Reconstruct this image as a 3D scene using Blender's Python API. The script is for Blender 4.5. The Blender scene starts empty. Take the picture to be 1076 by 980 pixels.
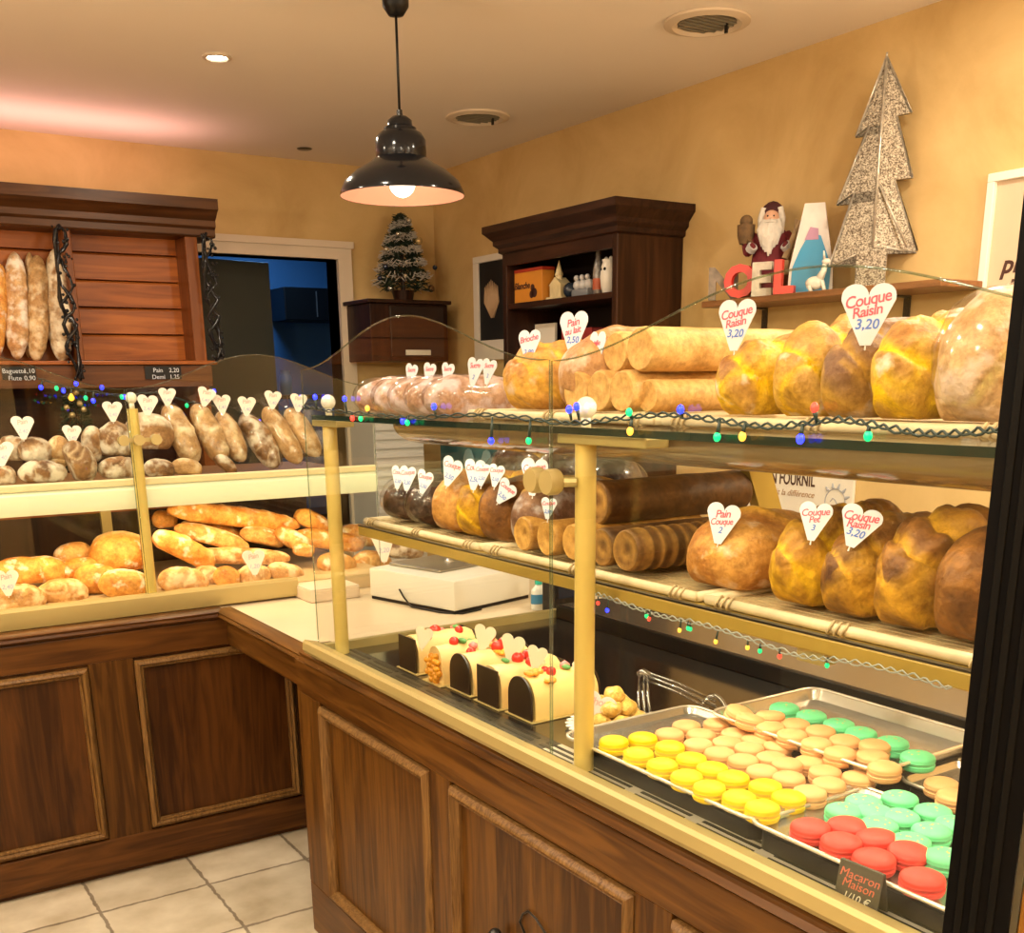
import bpy, bmesh, math, random
from mathutils import Vector, Matrix, noise, Euler
R = math.radians
PI = math.pi
sc = bpy.context.scene
C = sc.collection

# ------------------------------------------------------------------ camera
CAM = Vector((0, 0, 1.5))
F_PX, YAW, PITCH, ROLL, PX, PY = 1112.68, .574108, .2770526, -.0124696, 538.0, 717.0
fwd = Vector((math.sin(YAW) * math.cos(PITCH), math.cos(YAW) * math.cos(PITCH), -math.sin(PITCH)))
rt0 = Vector((math.cos(YAW), -math.sin(YAW), 0))
up0 = rt0.cross(fwd)
RT = rt0 * math.cos(ROLL) + up0 * math.sin(ROLL)
UP = -rt0 * math.sin(ROLL) + up0 * math.cos(ROLL)
cd = bpy.data.cameras.new('camera')
cam = bpy.data.objects.new('camera', cd)
C.objects.link(cam)
cam.matrix_world = Matrix.Translation(CAM) @ Matrix((RT, UP, -fwd)).transposed().to_4x4()
cd.sensor_fit = 'HORIZONTAL'
cd.sensor_width = 36
cd.lens = F_PX * 36 / 1076
cd.shift_y = (PY - 490) / 1076
cd.clip_start = .02
sc.camera = cam

# ------------------------------------------------------------------ view, world, lights
sc.view_settings.view_transform = 'Standard'
sc.view_settings.look = 'None'
sc.view_settings.gamma = 1
sc.view_settings.use_curve_mapping = False
sc.view_settings.exposure = 0.42
sc.cycles.transparent_max_bounces = 32
sc.cycles.max_bounces = 8
sc.cycles.sample_clamp_indirect = 6
w = bpy.data.worlds.new('world')
sc.world = w
w.use_nodes = True
w.node_tree.nodes['Background'].inputs[0].default_value = (1, .82, .6, 1)
w.node_tree.nodes['Background'].inputs[1].default_value = .04

ZC, XW, YB = 2.5, 2.83, 5.05


def lamp(name, kind, loc, power, col, size=.1, size_y=None, rot=(0, 0, 0), spread=None, angle=None):
    d = bpy.data.lights.new(name, kind)
    d.energy = power
    d.color = col
    if kind == 'AREA':
        d.shape = 'RECTANGLE' if size_y else 'DISK'
        d.size = size
        if size_y: d.size_y = size_y
        if spread: d.spread = spread
    elif kind == 'SPOT':
        d.shadow_soft_size = size
        d.spot_size = angle or R(120)
        d.spot_blend = .6
    else:
        d.shadow_soft_size = size
    o = bpy.data.objects.new(name, d)
    C.objects.link(o)
    o.location = loc
    o.rotation_euler = rot
    return o


WARM = (1, .86, .66)
# ceiling downlights: one at the visible spot, the rest added unseen as fill
for k, (x, y, e) in enumerate([(1.283, 3.656, 9), (-.3, 3.3, 16), (-.4, 1.6, 14), (.35, .5, 10), (1.75, .35, 20), (2.2, 1.5, 12), (.7, 2.3, 8)]):
    lamp('downlight_lamp', 'AREA', (x, y, ZC - .03), e, WARM, .12)
# added point fills, out of view, to brighten the ceiling and walls
for x, y, e in ((-.9, 2.3, 34), (-.5, .2, 34), (1.5, -.5, 36), (2.35, .7, 20)):
    lamp('room_fill', 'POINT', (x, y, 2.0), e, (1, .82, .58), .06)
# added upward area fills, unseen, only to brighten the ceiling
for x, y in ((-1.4, 1.4), (.2, -.9)):
    lamp('ceiling_fill', 'AREA', (x, y, 1.9), 27, (1, .86, .66), .5, None, (R(180), 0, 0))
# light strips in the display cases
lamp('case_strip_lamp', 'AREA', (1.085, 1.5, 1.372), 1.3, (1, .84, .58), .03, 1.6, (0, R(-12), 0))
lamp('deck_strip_lamp', 'AREA', (1.22, 1.5, 1.138), 4.0, (1, .84, .58), .04, 1.6, (0, R(-8), 0))
lamp('bread_strip_lamp', 'AREA', (.5, 3.47, 1.125), 7.5, (1, .68, .33), 2.2, .05, (R(22), 0, 0))
lamp('crown_lamp', 'AREA', (.55, 4.72, 2.26), 4, (1, .50, .45), 1.9, .25, (R(180), 0, 0))

# ------------------------------------------------------------------ materials
MATS = {}


def new_mat(name):
    m = bpy.data.materials.new(name)
    m.use_nodes = True
    nt = m.node_tree
    return m, nt, nt.nodes['Principled BSDF']


def mat(name, col, rough=.5, metal=0, var=.0, scale=8, bump=0, emit=None, estr=0, spec=.5, trans=0, alt=None):
    if name in MATS: return MATS[name]
    m, nt, b = new_mat(name)
    b.inputs['Base Color'].default_value = (*col, 1)
    b.inputs['Roughness'].default_value = rough
    b.inputs['Metallic'].default_value = metal
    b.inputs['Specular IOR Level'].default_value = spec
    if emit:
        b.inputs['Emission Color'].default_value = (*emit, 1)
        b.inputs['Emission Strength'].default_value = estr
    if var or bump or alt:
        tc = nt.nodes.new('ShaderNodeTexCoord')
        n = nt.nodes.new('ShaderNodeTexNoise')
        n.inputs['Scale'].default_value = scale
        n.inputs['Detail'].default_value = 5
        nt.links.new(tc.outputs['Object'], n.inputs['Vector'])
        r = nt.nodes.new('ShaderNodeValToRGB')
        lo = alt if alt else tuple(c * (1 - var) for c in col)
        r.color_ramp.elements[0].color = (*lo, 1)
        r.color_ramp.elements[0].position = .35
        r.color_ramp.elements[1].color = (*col, 1)
        r.color_ramp.elements[1].position = .65
        nt.links.new(n.outputs['Fac'], r.inputs[0])
        nt.links.new(r.outputs[0], b.inputs['Base Color'])
        if bump:
            bp = nt.nodes.new('ShaderNodeBump')
            bp.inputs['Strength'].default_value = bump
            bp.inputs['Distance'].default_value = .01
            nt.links.new(n.outputs['Fac'], bp.inputs['Height'])
            nt.links.new(bp.outputs[0], b.inputs['Normal'])
    MATS[name] = m
    return m


def wood(name, dark, light, axis=2, rough=.35, scale=1.0, band=0, bandaxis=0, spec=.22):
    """Planked, grained wood; axis = grain direction; band = plank width across bandaxis."""
    if name in MATS: return MATS[name]
    m, nt, b = new_mat(name)
    L = nt.links.new
    tc = nt.nodes.new('ShaderNodeTexCoord')
    mp = nt.nodes.new('ShaderNodeMapping')
    s = [14 * scale] * 3
    s[axis] = 1.1 * scale
    mp.inputs['Scale'].default_value = s
    L(tc.outputs['Object'], mp.inputs['Vector'])
    n = nt.nodes.new('ShaderNodeTexNoise')
    n.inputs['Scale'].default_value = 2.2
    n.inputs['Detail'].default_value = 8
    n.inputs['Distortion'].default_value = 1.6
    L(mp.outputs[0], n.inputs['Vector'])
    r = nt.nodes.new('ShaderNodeValToRGB')
    r.color_ramp.elements[0].color = (*dark, 1)
    r.color_ramp.elements[0].position = .33
    r.color_ramp.elements[1].color = (*light, 1)
    r.color_ramp.elements[1].position = .68
    fac = n.outputs['Fac']
    if band:
        sx = nt.nodes.new('ShaderNodeSeparateXYZ')
        L(tc.outputs['Object'], sx.inputs[0])
        d = nt.nodes.new('ShaderNodeMath'); d.operation = 'DIVIDE'; d.inputs[1].default_value = band
        L(sx.outputs[bandaxis], d.inputs[0])
        f = nt.nodes.new('ShaderNodeMath'); f.operation = 'FLOOR'
        L(d.outputs[0], f.inputs[0])
        wn = nt.nodes.new('ShaderNodeTexWhiteNoise'); wn.noise_dimensions = '1D'
        L(f.outputs[0], wn.inputs['W'])
        a = nt.nodes.new('ShaderNodeMath'); a.operation = 'MULTIPLY_ADD'
        a.inputs[1].default_value = .22; a.inputs[2].default_value = -.11
        L(wn.outputs[0], a.inputs[0])
        ad = nt.nodes.new('ShaderNodeMath'); ad.operation = 'ADD'
        L(fac, ad.inputs[0]); L(a.outputs[0], ad.inputs[1])
        fac = ad.outputs[0]
    L(fac, r.inputs[0])
    L(r.outputs[0], b.inputs['Base Color'])
    b.inputs['Roughness'].default_value = rough
    b.inputs['Specular IOR Level'].default_value = spec
    bp = nt.nodes.new('ShaderNodeBump')
    bp.inputs['Strength'].default_value = .15
    bp.inputs['Distance'].default_value = .004
    L(n.outputs['Fac'], bp.inputs['Height'])
    L(bp.outputs[0], b.inputs['Normal'])
    MATS[name] = m
    return m


def glass(name, tint=(.97, .99, .97), base=.03, k=.75, rough=.01, power=5):
    if name in MATS: return MATS[name]
    m = bpy.data.materials.new(name)
    m.use_nodes = True
    nt = m.node_tree
    nt.nodes.clear()
    L = nt.links.new
    out = nt.nodes.new('ShaderNodeOutputMaterial')
    mx = nt.nodes.new('ShaderNodeMixShader')
    tr = nt.nodes.new('ShaderNodeBsdfTransparent')
    tr.inputs[0].default_value = (*tint, 1)
    gl = nt.nodes.new('ShaderNodeBsdfGlossy')
    gl.inputs['Roughness'].default_value = rough
    lw = nt.nodes.new('ShaderNodeLayerWeight')
    lw.inputs[0].default_value = .5
    p = nt.nodes.new('ShaderNodeMath'); p.operation = 'POWER'; p.inputs[1].default_value = power
    a = nt.nodes.new('ShaderNodeMath'); a.operation = 'MULTIPLY_ADD'
    a.inputs[1].default_value = k; a.inputs[2].default_value = base
    L(lw.outputs['Facing'], p.inputs[0]); L(p.outputs[0], a.inputs[0])
    L(a.outputs[0], mx.inputs[0]); L(tr.outputs[0], mx.inputs[1]); L(gl.outputs[0], mx.inputs[2])
    L(mx.outputs[0], out.inputs[0])
    MATS[name] = m
    return m


def crust(name, lo, hi, tear=(.9, .6, .1), flour=0, flourcol=(.8, .72, .6), scale=14, rough=.5, bump=.5):
    """Baked crust: blotches between two browns, torn crumb where the mesh attribute says so, dusted flour patches."""
    if name in MATS: return MATS[name]
    m, nt, b = new_mat(name)
    L = nt.links.new
    tc = nt.nodes.new('ShaderNodeTexCoord')
    oi = nt.nodes.new('ShaderNodeObjectInfo')
    va = nt.nodes.new('ShaderNodeVectorMath'); va.operation = 'MULTIPLY_ADD'
    va.inputs[1].default_value = (7, 5, 3)
    L(oi.outputs['Random'], va.inputs[0]); L(tc.outputs['Object'], va.inputs[2])
    n = nt.nodes.new('ShaderNodeTexNoise')
    n.inputs['Scale'].default_value = scale
    n.inputs['Detail'].default_value = 6
    n.inputs['Roughness'].default_value = .6
    L(va.outputs[0], n.inputs['Vector'])
    r = nt.nodes.new('ShaderNodeValToRGB')
    r.color_ramp.elements[0].color = (*lo, 1); r.color_ramp.elements[0].position = .36
    r.color_ramp.elements[1].color = (*hi, 1); r.color_ramp.elements[1].position = .62
    L(n.outputs['Fac'], r.inputs[0])
    col = r.outputs[0]
    at_ = nt.nodes.new('ShaderNodeAttribute'); at_.attribute_name = 'tear'
    mx = nt.nodes.new('ShaderNodeMix'); mx.data_type = 'RGBA'
    L(at_.outputs['Fac'], mx.inputs[0]); L(col, mx.inputs[6]); mx.inputs[7].default_value = (*tear, 1)
    col = mx.outputs[2]
    nf = nt.nodes.new('ShaderNodeTexNoise')
    nf.inputs['Scale'].default_value = scale * 5
    nf.inputs['Detail'].default_value = 5
    nf.inputs['Roughness'].default_value = .7
    L(va.outputs[0], nf.inputs['Vector'])
    rf = nt.nodes.new('ShaderNodeValToRGB')
    rf.color_ramp.elements[0].position = .32; rf.color_ramp.elements[0].color = (.52, .46, .40, 1)
    rf.color_ramp.elements[1].position = .6; rf.color_ramp.elements[1].color = (1, 1, 1, 1)
    L(nf.outputs['Fac'], rf.inputs[0])
    mf_ = nt.nodes.new('ShaderNodeMix'); mf_.data_type = 'RGBA'; mf_.blend_type = 'MULTIPLY'; mf_.inputs[0].default_value = .8
    L(col, mf_.inputs[6]); L(rf.outputs[0], mf_.inputs[7])
    col = mf_.outputs[2]
    if flour:
        n2 = nt.nodes.new('ShaderNodeTexNoise')
        n2.inputs['Scale'].default_value = scale * 1.7
        n2.inputs['Detail'].default_value = 4
        L(va.outputs[0], n2.inputs['Vector'])
        r2 = nt.nodes.new('ShaderNodeValToRGB')
        r2.color_ramp.elements[0].position = .62 - .25 * flour
        r2.color_ramp.elements[0].color = (0, 0, 0, 1)
        r2.color_ramp.elements[1].position = .75 - .2 * flour
        r2.color_ramp.elements[1].color = (1, 1, 1, 1)
        L(n2.outputs['Fac'], r2.inputs[0])
        m2 = nt.nodes.new('ShaderNodeMix'); m2.data_type = 'RGBA'
        L(r2.outputs[0], m2.inputs[0]); L(col, m2.inputs[6]); m2.inputs[7].default_value = (*flourcol, 1)
        col = m2.outputs[2]
    L(col, b.inputs['Base Color'])
    b.inputs['Roughness'].default_value = rough
    b.inputs['Specular IOR Level'].default_value = .28
    bp = nt.nodes.new('ShaderNodeBump')
    bp.inputs['Strength'].default_value = bump
    bp.inputs['Distance'].default_value = .012
    n3 = nt.nodes.new('ShaderNodeTexNoise')
    n3.inputs['Scale'].default_value = scale * 4
    n3.inputs['Detail'].default_value = 6
    L(va.outputs[0], n3.inputs['Vector'])
    L(n3.outputs['Fac'], bp.inputs['Height'])
    L(bp.outputs[0], b.inputs['Normal'])
    MATS[name] = m
    return m


# ------------------------------------------------------------------ mesh helpers
def box(bm, x0, x1, y0, y1, z0, z1, bev=0):
    v = [bm.verts.new((x, y, z)) for x in (x0, x1) for y in (y0, y1) for z in (z0, z1)]
    f = [bm.faces.new([v[i] for i in q]) for q in ((0, 1, 3, 2), (4, 6, 7, 5), (0, 4, 5, 1), (2, 3, 7, 6), (0, 2, 6, 4), (1, 5, 7, 3))]
    if bev:
        es = list({e for q in f for e in q.edges})
        bmesh.ops.bevel(bm, geom=es, offset=bev, segments=2, affect='EDGES', profile=.5)
    return bm


def tbox(bm, mtx, sx, sy, sz, bev=0):
    """box of a size centred on mtx"""
    b2 = bmesh.new()
    box(b2, -sx / 2, sx / 2, -sy / 2, sy / 2, -sz / 2, sz / 2, bev)
    bmesh.ops.transform(b2, matrix=mtx, verts=b2.verts)
    merge(bm, b2)
    return bm


def merge(bm, b2):
    me = bpy.data.meshes.new('tmp')
    b2.to_mesh(me); b2.free()
    bm.from_mesh(me)
    bpy.data.meshes.remove(me)
    return bm


def ringpts(c, u, v, r, seg, r2=None):
    return [c + u * (r * math.cos(2 * PI * i / seg)) + v * ((r2 or r) * math.sin(2 * PI * i / seg)) for i in range(seg)]


def tube(bm, pts, r, seg=8, closed=False, cap=True):
    pts = [Vector(p) for p in pts]
    n = len(pts)
    rings = []
    ref = None
    for i, p in enumerate(pts):
        a = pts[(i - 1) % n] if (i > 0 or closed) else p
        b = pts[(i + 1) % n] if (i < n - 1 or closed) else p
        t = (b - a)
        if t.length < 1e-9: t = Vector((0, 0, 1))
        t.normalize()
        if ref is None:
            ref = Vector((0, 0, 1)) if abs(t.z) < .9 else Vector((1, 0, 0))
        u = (ref - t * ref.dot(t))
        if u.length < 1e-6: u = t.orthogonal()
        u.normalize()
        ref = u
        v = t.cross(u)
        rr = r[i] if isinstance(r, (list, tuple)) else r
        rings.append([bm.verts.new(q) for q in ringpts(p, u, v, max(rr, 1e-5), seg)])
    m = n if closed else n - 1
    for i in range(m):
        A, B = rings[i], rings[(i + 1) % n]
        for k in range(seg):
            bm.faces.new((A[k], A[(k + 1) % seg], B[(k + 1) % seg], B[k]))
    if cap and not closed:
        bm.faces.new(rings[0][::-1]); bm.faces.new(rings[-1])
    return bm


def lathe(bm, prof, c=(0, 0, 0), seg=32, sx=1, sy=1):
    c = Vector(c)
    rings = []
    for r, z in prof:
        if r < 1e-6:
            rings.append([bm.verts.new(c + Vector((0, 0, z)))])
        else:
            rings.append([bm.verts.new(c + Vector((r * sx * math.cos(2 * PI * i / seg), r * sy * math.sin(2 * PI * i / seg), z))) for i in range(seg)])
    for A, B in zip(rings, rings[1:]):
        for k in range(seg):
            a = A[k % len(A)]; a2 = A[(k + 1) % len(A)]; b = B[k % len(B)]; b2 = B[(k + 1) % len(B)]
            q = [x for i, x in enumerate((a, a2, b2, b)) if x not in (a, a2, b2, b)[:i]]
            if len(q) > 2: bm.faces.new(q)
    return bm


def ball(bm, c, r, seg=16, rings=10, sz=1, sx=1, sy=1):
    prof = [(r * math.sin(PI * i / rings), -r * sz * math.cos(PI * i / rings)) for i in range(rings + 1)]
    prof[0] = (0, prof[0][1]); prof[-1] = (0, prof[-1][1])
    return lathe(bm, prof, c, seg, sx, sy)


def extr(bm, pts, axis, a0, a1):
    """closed 2-D outline extruded along axis; outline axes are the other two in x,y,z order"""
    def mk(p, a):
        q = list(p); q.insert(axis, a); return q
    A = [bm.verts.new(mk(p, a0)) for p in pts]
    B = [bm.verts.new(mk(p, a1)) for p in pts]
    n = len(pts)
    for i in range(n):
        bm.faces.new((A[i], A[(i + 1) % n], B[(i + 1) % n], B[i]))
    bm.faces.new(A[::-1]); bm.faces.new(B)
    return bm


def mould(bm, pts, w, t, nrm):
    """raised half-round moulding along a closed loop of points lying in a plane with normal nrm"""
    nrm = Vector(nrm)
    pts = [Vector(p) for p in pts]
    n = len(pts)
    cen = sum(pts, Vector()) / n
    prof = [(0, 0), (0, .5), (.2, .85), (.45, 1), (.7, .6), (.8, .75), (1, .35), (1, 0)]
    loops = []
    for a, h in prof:
        loop = []
        for i in range(n):
            p = pts[i]
            d1 = (pts[i - 1] - p).normalized(); d2 = (pts[(i + 1) % n] - p).normalized()
            ins = (d1 + d2)
            s = d1.cross(d2).length
            loop.append(bm.verts.new(p + ins * (w * a / max(s, .3)) + nrm * (t * h)))
        loops.append(loop)
    for A, B in zip(loops, loops[1:]):
        for i in range(n):
            bm.faces.new((A[i], A[(i + 1) % n], B[(i + 1) % n], B[i]))
    return bm


OFF = {}


def P(name, bm, m, parent=None, smooth=False, angle=None):
    bmesh.ops.recalc_face_normals(bm, faces=bm.faces)
    off = OFF.get(parent, Vector()) if parent else Vector()
    if off.length: bmesh.ops.translate(bm, vec=-off, verts=bm.verts)
    me = bpy.data.meshes.new(name)
    bm.to_mesh(me); bm.free()
    me.materials.append(m)
    if smooth:
        me.polygons.foreach_set('use_smooth', [True] * len(me.polygons))
        if angle: me.set_sharp_from_angle(angle=R(angle))
    o = bpy.data.objects.new(name, me)
    C.objects.link(o)
    if parent: o.parent = parent
    OFF[o] = off
    return o


def tag(o, label, cat, group=None, kind=None):
    o['label'] = label
    o['category'] = cat
    if group: o['group'] = group
    if kind: o['kind'] = kind
    return o


def thing(name, label, cat, loc=(0, 0, 0), group=None, rz=0, local=False):
    o = bpy.data.objects.new(name, None)
    C.objects.link(o)
    o.empty_display_size = .05
    o.location = loc
    o.rotation_euler = (0, 0, rz)
    OFF[o] = Vector((0, 0, 0)) if local else Vector(loc)
    return tag(o, label, cat, group)


def struct(name, bm, m, smooth=False):
    o = P(name, bm, m, None, smooth)
    o['kind'] = 'structure'
    return o


def dup(src, loc, rot=(0, 0, 0), label=None, scale=None):
    r = src.copy(); C.objects.link(r)
    r.location = loc; r.rotation_euler = rot
    if scale: r.scale = scale
    if label: r['label'] = label
    for ch in list(src.children):
        c = ch.copy(); C.objects.link(c); c.parent = r
        for g in ch.children:
            d = g.copy(); C.objects.link(d); d.parent = c
    return r


def at(u, v, X=None, Y=None, Z=None):
    d = fwd + RT * ((u - PX) / F_PX) - UP * ((v - PY) / F_PX)
    if X is not None: t = X / d.x
    elif Y is not None: t = Y / d.y
    else: t = (Z - CAM.z) / d.z
    return CAM + d * t


def mpp(p):
    """metres per photograph pixel at a point"""
    return (Vector(p) - CAM).dot(fwd) / F_PX


TXT = {}


def text_bm(s, size, thick=.0004, shear=0, bold=0, space=1.0):
    """letters as a mesh in the local x-z plane (front = -y), centred on x, baseline at z=0"""
    cu = bpy.data.curves.new('t', 'FONT')
    cu.body = s; cu.size = size; cu.align_x = 'CENTER'; cu.extrude = thick / 2; cu.shear = shear
    cu.offset = bold; cu.resolution_u = 3; cu.space_character = space
    o = bpy.data.objects.new('t', cu)
    C.objects.link(o)
    dg = bpy.context.evaluated_depsgraph_get()
    dg.update()
    me = bpy.data.meshes.new_from_object(o.evaluated_get(dg))
    bm = bmesh.new(); bm.from_mesh(me)
    bpy.data.objects.remove(o); bpy.data.curves.remove(cu); bpy.data.meshes.remove(me)
    bmesh.ops.rotate(bm, cent=(0, 0, 0), matrix=Matrix.Rotation(R(90), 3, 'X'), verts=bm.verts)
    return bm


def on_frame(bm, origin, xdir, zdir):
    x = Vector(xdir).normalized(); z = Vector(zdir).normalized(); y = z.cross(x)
    mm = Matrix((x, y, z)).transposed().to_4x4()
    bmesh.ops.transform(bm, matrix=Matrix.Translation(Vector(origin)) @ mm, verts=bm.verts)
    return bm


# ------------------------------------------------------------------ palette
M_gold = mat('satin_gold', (.46, .37, .15), .38, .35, .12, 3)
M_goldd = mat('gold_board', (.40, .27, .05), .4, .2, .15, 3)
M_glass = glass('clear_glass')
M_edge = glass('glass_edge', (.62, .72, .66), .10, .6, .05)
M_bag = glass('plastic_bag', (.97, .97, .98), .045, .40, .14, 2.5)
M_black = mat('black_plastic', (.004, .004, .0045), .4, spec=.3)
M_dark = mat('dark_metal', (.02, .018, .016), .3, .3)
M_steel = mat('steel', (.55, .53, .5), .28, .9, .1, 6)
M_white = mat('white_card', (.60, .62, .69), .6)
M_red = mat('red_ink', (.75, .08, .13), .6)
M_blue = mat('blue_ink', (.07, .16, .55), .6)
M_oak = wood('brown_oak', (.040, .014, .002), (.120, .050, .008), 2, .38, 1, .11, 1)
M_oakx = wood('brown_oak_panels', (.028, .009, .002), (.080, .028, .005), 2, .38, 1, .105, 0)
M_oaky = wood('brown_oak_rail', (.050, .018, .003), (.135, .056, .010), 1, .34, 1)
M_oakh = wood('brown_oak_ledge', (.042, .014, .003), (.105, .040, .008), 0, .34, 1)
M_mould = wood('worn_moulding', (.09, .042, .012), (.21, .115, .038), 2, .32, 3)
M_cherry = wood('cherry', (.20, .052, .010), (.38, .115, .022), 0, .3, .7)
M_cherryv = wood('cherry_upright', (.13, .036, .008), (.24, .072, .016), 2, .3, .7)
M_walnut = wood('walnut', (.014, .005, .003), (.042, .015, .007), 2, .4, .8)
M_walnuty = wood('walnut_rail', (.016, .006, .003), (.046, .017, .008), 1, .4, .8)
M_top = mat('cream_worktop', (.72, .60, .42), .3, 0, .08, 5)

# ------------------------------------------------------------------ room
def plaster():
    m, nt, b = new_mat('ochre_plaster')
    L = nt.links.new
    tc = nt.nodes.new('ShaderNodeTexCoord')
    n = nt.nodes.new('ShaderNodeTexNoise'); n.inputs['Scale'].default_value = 2.2; n.inputs['Detail'].default_value = 9
    n.inputs['Roughness'].default_value = .62; n.inputs['Distortion'].default_value = .8
    L(tc.outputs['Object'], n.inputs['Vector'])
    r = nt.nodes.new('ShaderNodeValToRGB')
    e = r.color_ramp.elements
    e[0].position = .3; e[0].color = (.50, .33, .125, 1)
    e[1].position = .7; e[1].color = (.66, .47, .21, 1)
    L(n.outputs['Fac'], r.inputs[0]); L(r.outputs[0], b.inputs['Base Color'])
    b.inputs['Roughness'].default_value = .75
    bp = nt.nodes.new('ShaderNodeBump'); bp.inputs['Strength'].default_value = .15; bp.inputs['Distance'].default_value = .01
    L(n.outputs['Fac'], bp.inputs['Height']); L(bp.outputs[0], b.inputs['Normal'])
    return m


def tiles():
    m, nt, b = new_mat('stone_tiles')
    L = nt.links.new
    tc = nt.nodes.new('ShaderNodeTexCoord')
    nz = nt.nodes.new('ShaderNodeTexNoise'); nz.inputs['Scale'].default_value = 30; nz.inputs['Detail'].default_value = 3
    L(tc.outputs['Object'], nz.inputs['Vector'])
    wob = nt.nodes.new('ShaderNodeVectorMath'); wob.operation = 'MULTIPLY_ADD'
    wob.inputs[1].default_value = (.016, .016, 0)
    L(nz.outputs['Color'], wob.inputs[0]); L(tc.outputs['Object'], wob.inputs[2])
    br = nt.nodes.new('ShaderNodeTexBrick')
    br.offset = 0; br.squash = 1
    br.inputs['Scale'].default_value = 1
    br.inputs['Brick Width'].default_value = .325
    br.inputs['Row Height'].default_value = .325
    br.inputs['Mortar Size'].default_value = .006
    br.inputs['Mortar Smooth'].default_value = .3
    br.inputs['Color1'].default_value = (.62, .56, .45, 1)
    br.inputs['Color2'].default_value = (.52, .47, .37, 1)
    br.inputs['Mortar'].default_value = (.24, .20, .15, 1)
    mp = nt.nodes.new('ShaderNodeMapping')
    mp.inputs['Location'].default_value = (.14 - .008, .20 - .008, 0)
    L(wob.outputs[0], mp.inputs['Vector']); L(mp.outputs[0], br.inputs['Vector'])
    n2 = nt.nodes.new('ShaderNodeTexNoise'); n2.inputs['Scale'].default_value = 7; n2.inputs['Detail'].default_value = 8
    L(tc.outputs['Object'], n2.inputs['Vector'])
    r2 = nt.nodes.new('ShaderNodeValToRGB')
    r2.color_ramp.elements[0].position = .3; r2.color_ramp.elements[0].color = (.66, .62, .55, 1)
    r2.color_ramp.elements[1].position = .7; r2.color_ramp.elements[1].color = (1, 1, 1, 1)
    L(n2.outputs['Fac'], r2.inputs[0])
    mx = nt.nodes.new('ShaderNodeMix'); mx.data_type = 'RGBA'; mx.blend_type = 'MULTIPLY'; mx.inputs[0].default_value = 1
    L(br.outputs['Color'], mx.inputs[6]); L(r2.outputs[0], mx.inputs[7])
    L(mx.outputs[2], b.inputs['Base Color'])
    b.inputs['Roughness'].default_value = .45
    bp = nt.nodes.new('ShaderNodeBump'); bp.inputs['Strength'].default_value = .4; bp.inputs['Distance'].default_value = .004; bp.invert = True
    L(br.outputs['Fac'], bp.inputs['Height']); L(bp.outputs[0], b.inputs['Normal'])
    return m


M_pl = plaster()
M_ceil = mat('ceiling_paint', (.88, .79, .68), .8, 0, .03, 1.5)
X0, Y0 = -2.6, -1.8
struct('floor', box(bmesh.new(), X0 - .1, XW + .1, Y0 - .1, YB + 1.6, -.1, 0), tiles())
struct('ceiling', box(bmesh.new(), X0 - .1, XW + .1, Y0 - .1, YB + .2, ZC, ZC + .1), M_ceil)
struct('wall_right', box(bmesh.new(), XW, XW + .12, Y0, YB + .12, 0, ZC), M_pl)
struct('wall_left', box(bmesh.new(), X0 - .12, X0, Y0, YB, 0, ZC), M_pl)
struct('wall_front', box(bmesh.new(), X0, XW, Y0 - .12, Y0, 0, ZC), M_pl)
# back wall with the doorway
DX0, DX1, DZ = 1.60, 2.285, 2.075
bm = bmesh.new()
box(bm, X0, DX0, YB, YB + .12, 0, ZC)
box(bm, DX1, XW, YB, YB + .12, 0, ZC)
box(bm, DX0, DX1, YB, YB + .12, DZ, ZC)
struct('wall_back', bm, M_pl)
M_frame = mat('cream_door_frame', (.66, .55, .42), .5)
bm = bmesh.new()
for pts in ([(DX1, 0), (DX1 + .07, 0), (DX1 + .07, DZ + .07), (DX1, DZ)],):
    extr(bm, [(p[0], p[1]) for p in pts], 1, YB - .025, YB + .12)
extr(bm, [(DX0 - .07, 0), (DX0, 0), (DX0, DZ), (DX0 - .07, DZ + .07)], 1, YB - .025, YB + .12)
extr(bm, [(DX0 - .07, DZ + .07), (DX0, DZ), (DX1, DZ), (DX1 + .07, DZ + .07)], 1, YB - .025, YB + .12)
box(bm, DX0 - .08, DX1 + .08, YB - .035, YB - .02, DZ + .05, DZ + .08)
dt = struct('door_1', bm, M_frame)
# the dim back room seen through the doorway
M_night = mat('dim_blue_paint', (.05, .14, .26), .7)
bm = bmesh.new()
box(bm, DX0 - .5, DX1 + .9, YB + 1.5, YB + 1.6, 0, 2.5)
box(bm, DX0 - .6, DX0 - .5, YB + .12, YB + 1.6, 0, 2.5)
box(bm, DX1 + .9, DX1 + 1.0, YB + .12, YB + 1.6, 0, 2.5)
box(bm, DX0 - .6, DX1 + 1.0, YB + .12, YB + 1.6, 2.5, 2.6)
struct('wall_store', bm, M_night)
M_dk = mat('dark_green_door', (.045, .05, .042), .4)
bm = bmesh.new()
tbox(bm, Matrix.Translation((DX0 + .215, YB + .21, 1.036)) @ Matrix.Rotation(R(10), 4, 'Z'), .43, .04, 2.07, .004)
dd = struct('door_2', bm, M_dk)
bm = bmesh.new()
tube(bm, [(DX0 + .355, YB + .205, 1.0), (DX0 + .36, YB + .15, 1.0), (DX0 + .28, YB + .13, 1.0)], .008)
P('handle', bm, M_steel, dd)
lamp('store_lamp', 'AREA', (2.3, YB + .9, 2.42), 7, (.25, .55, 1), .4)
CA, CB = at(298, 301, Y=YB + 1.25), at(350, 337, Y=YB + 1.25)
pl = thing('store_cabinet', 'dark cabinet on the blue wall seen through the back doorway', 'cabinet', (2.6, YB + 1.35, 1.8))
bm = bmesh.new(); box(bm, CA.x, CB.x + .3, YB + 1.25, YB + 1.495, CB.z, CA.z, .005); P('body', bm, M_black, pl)
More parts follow.
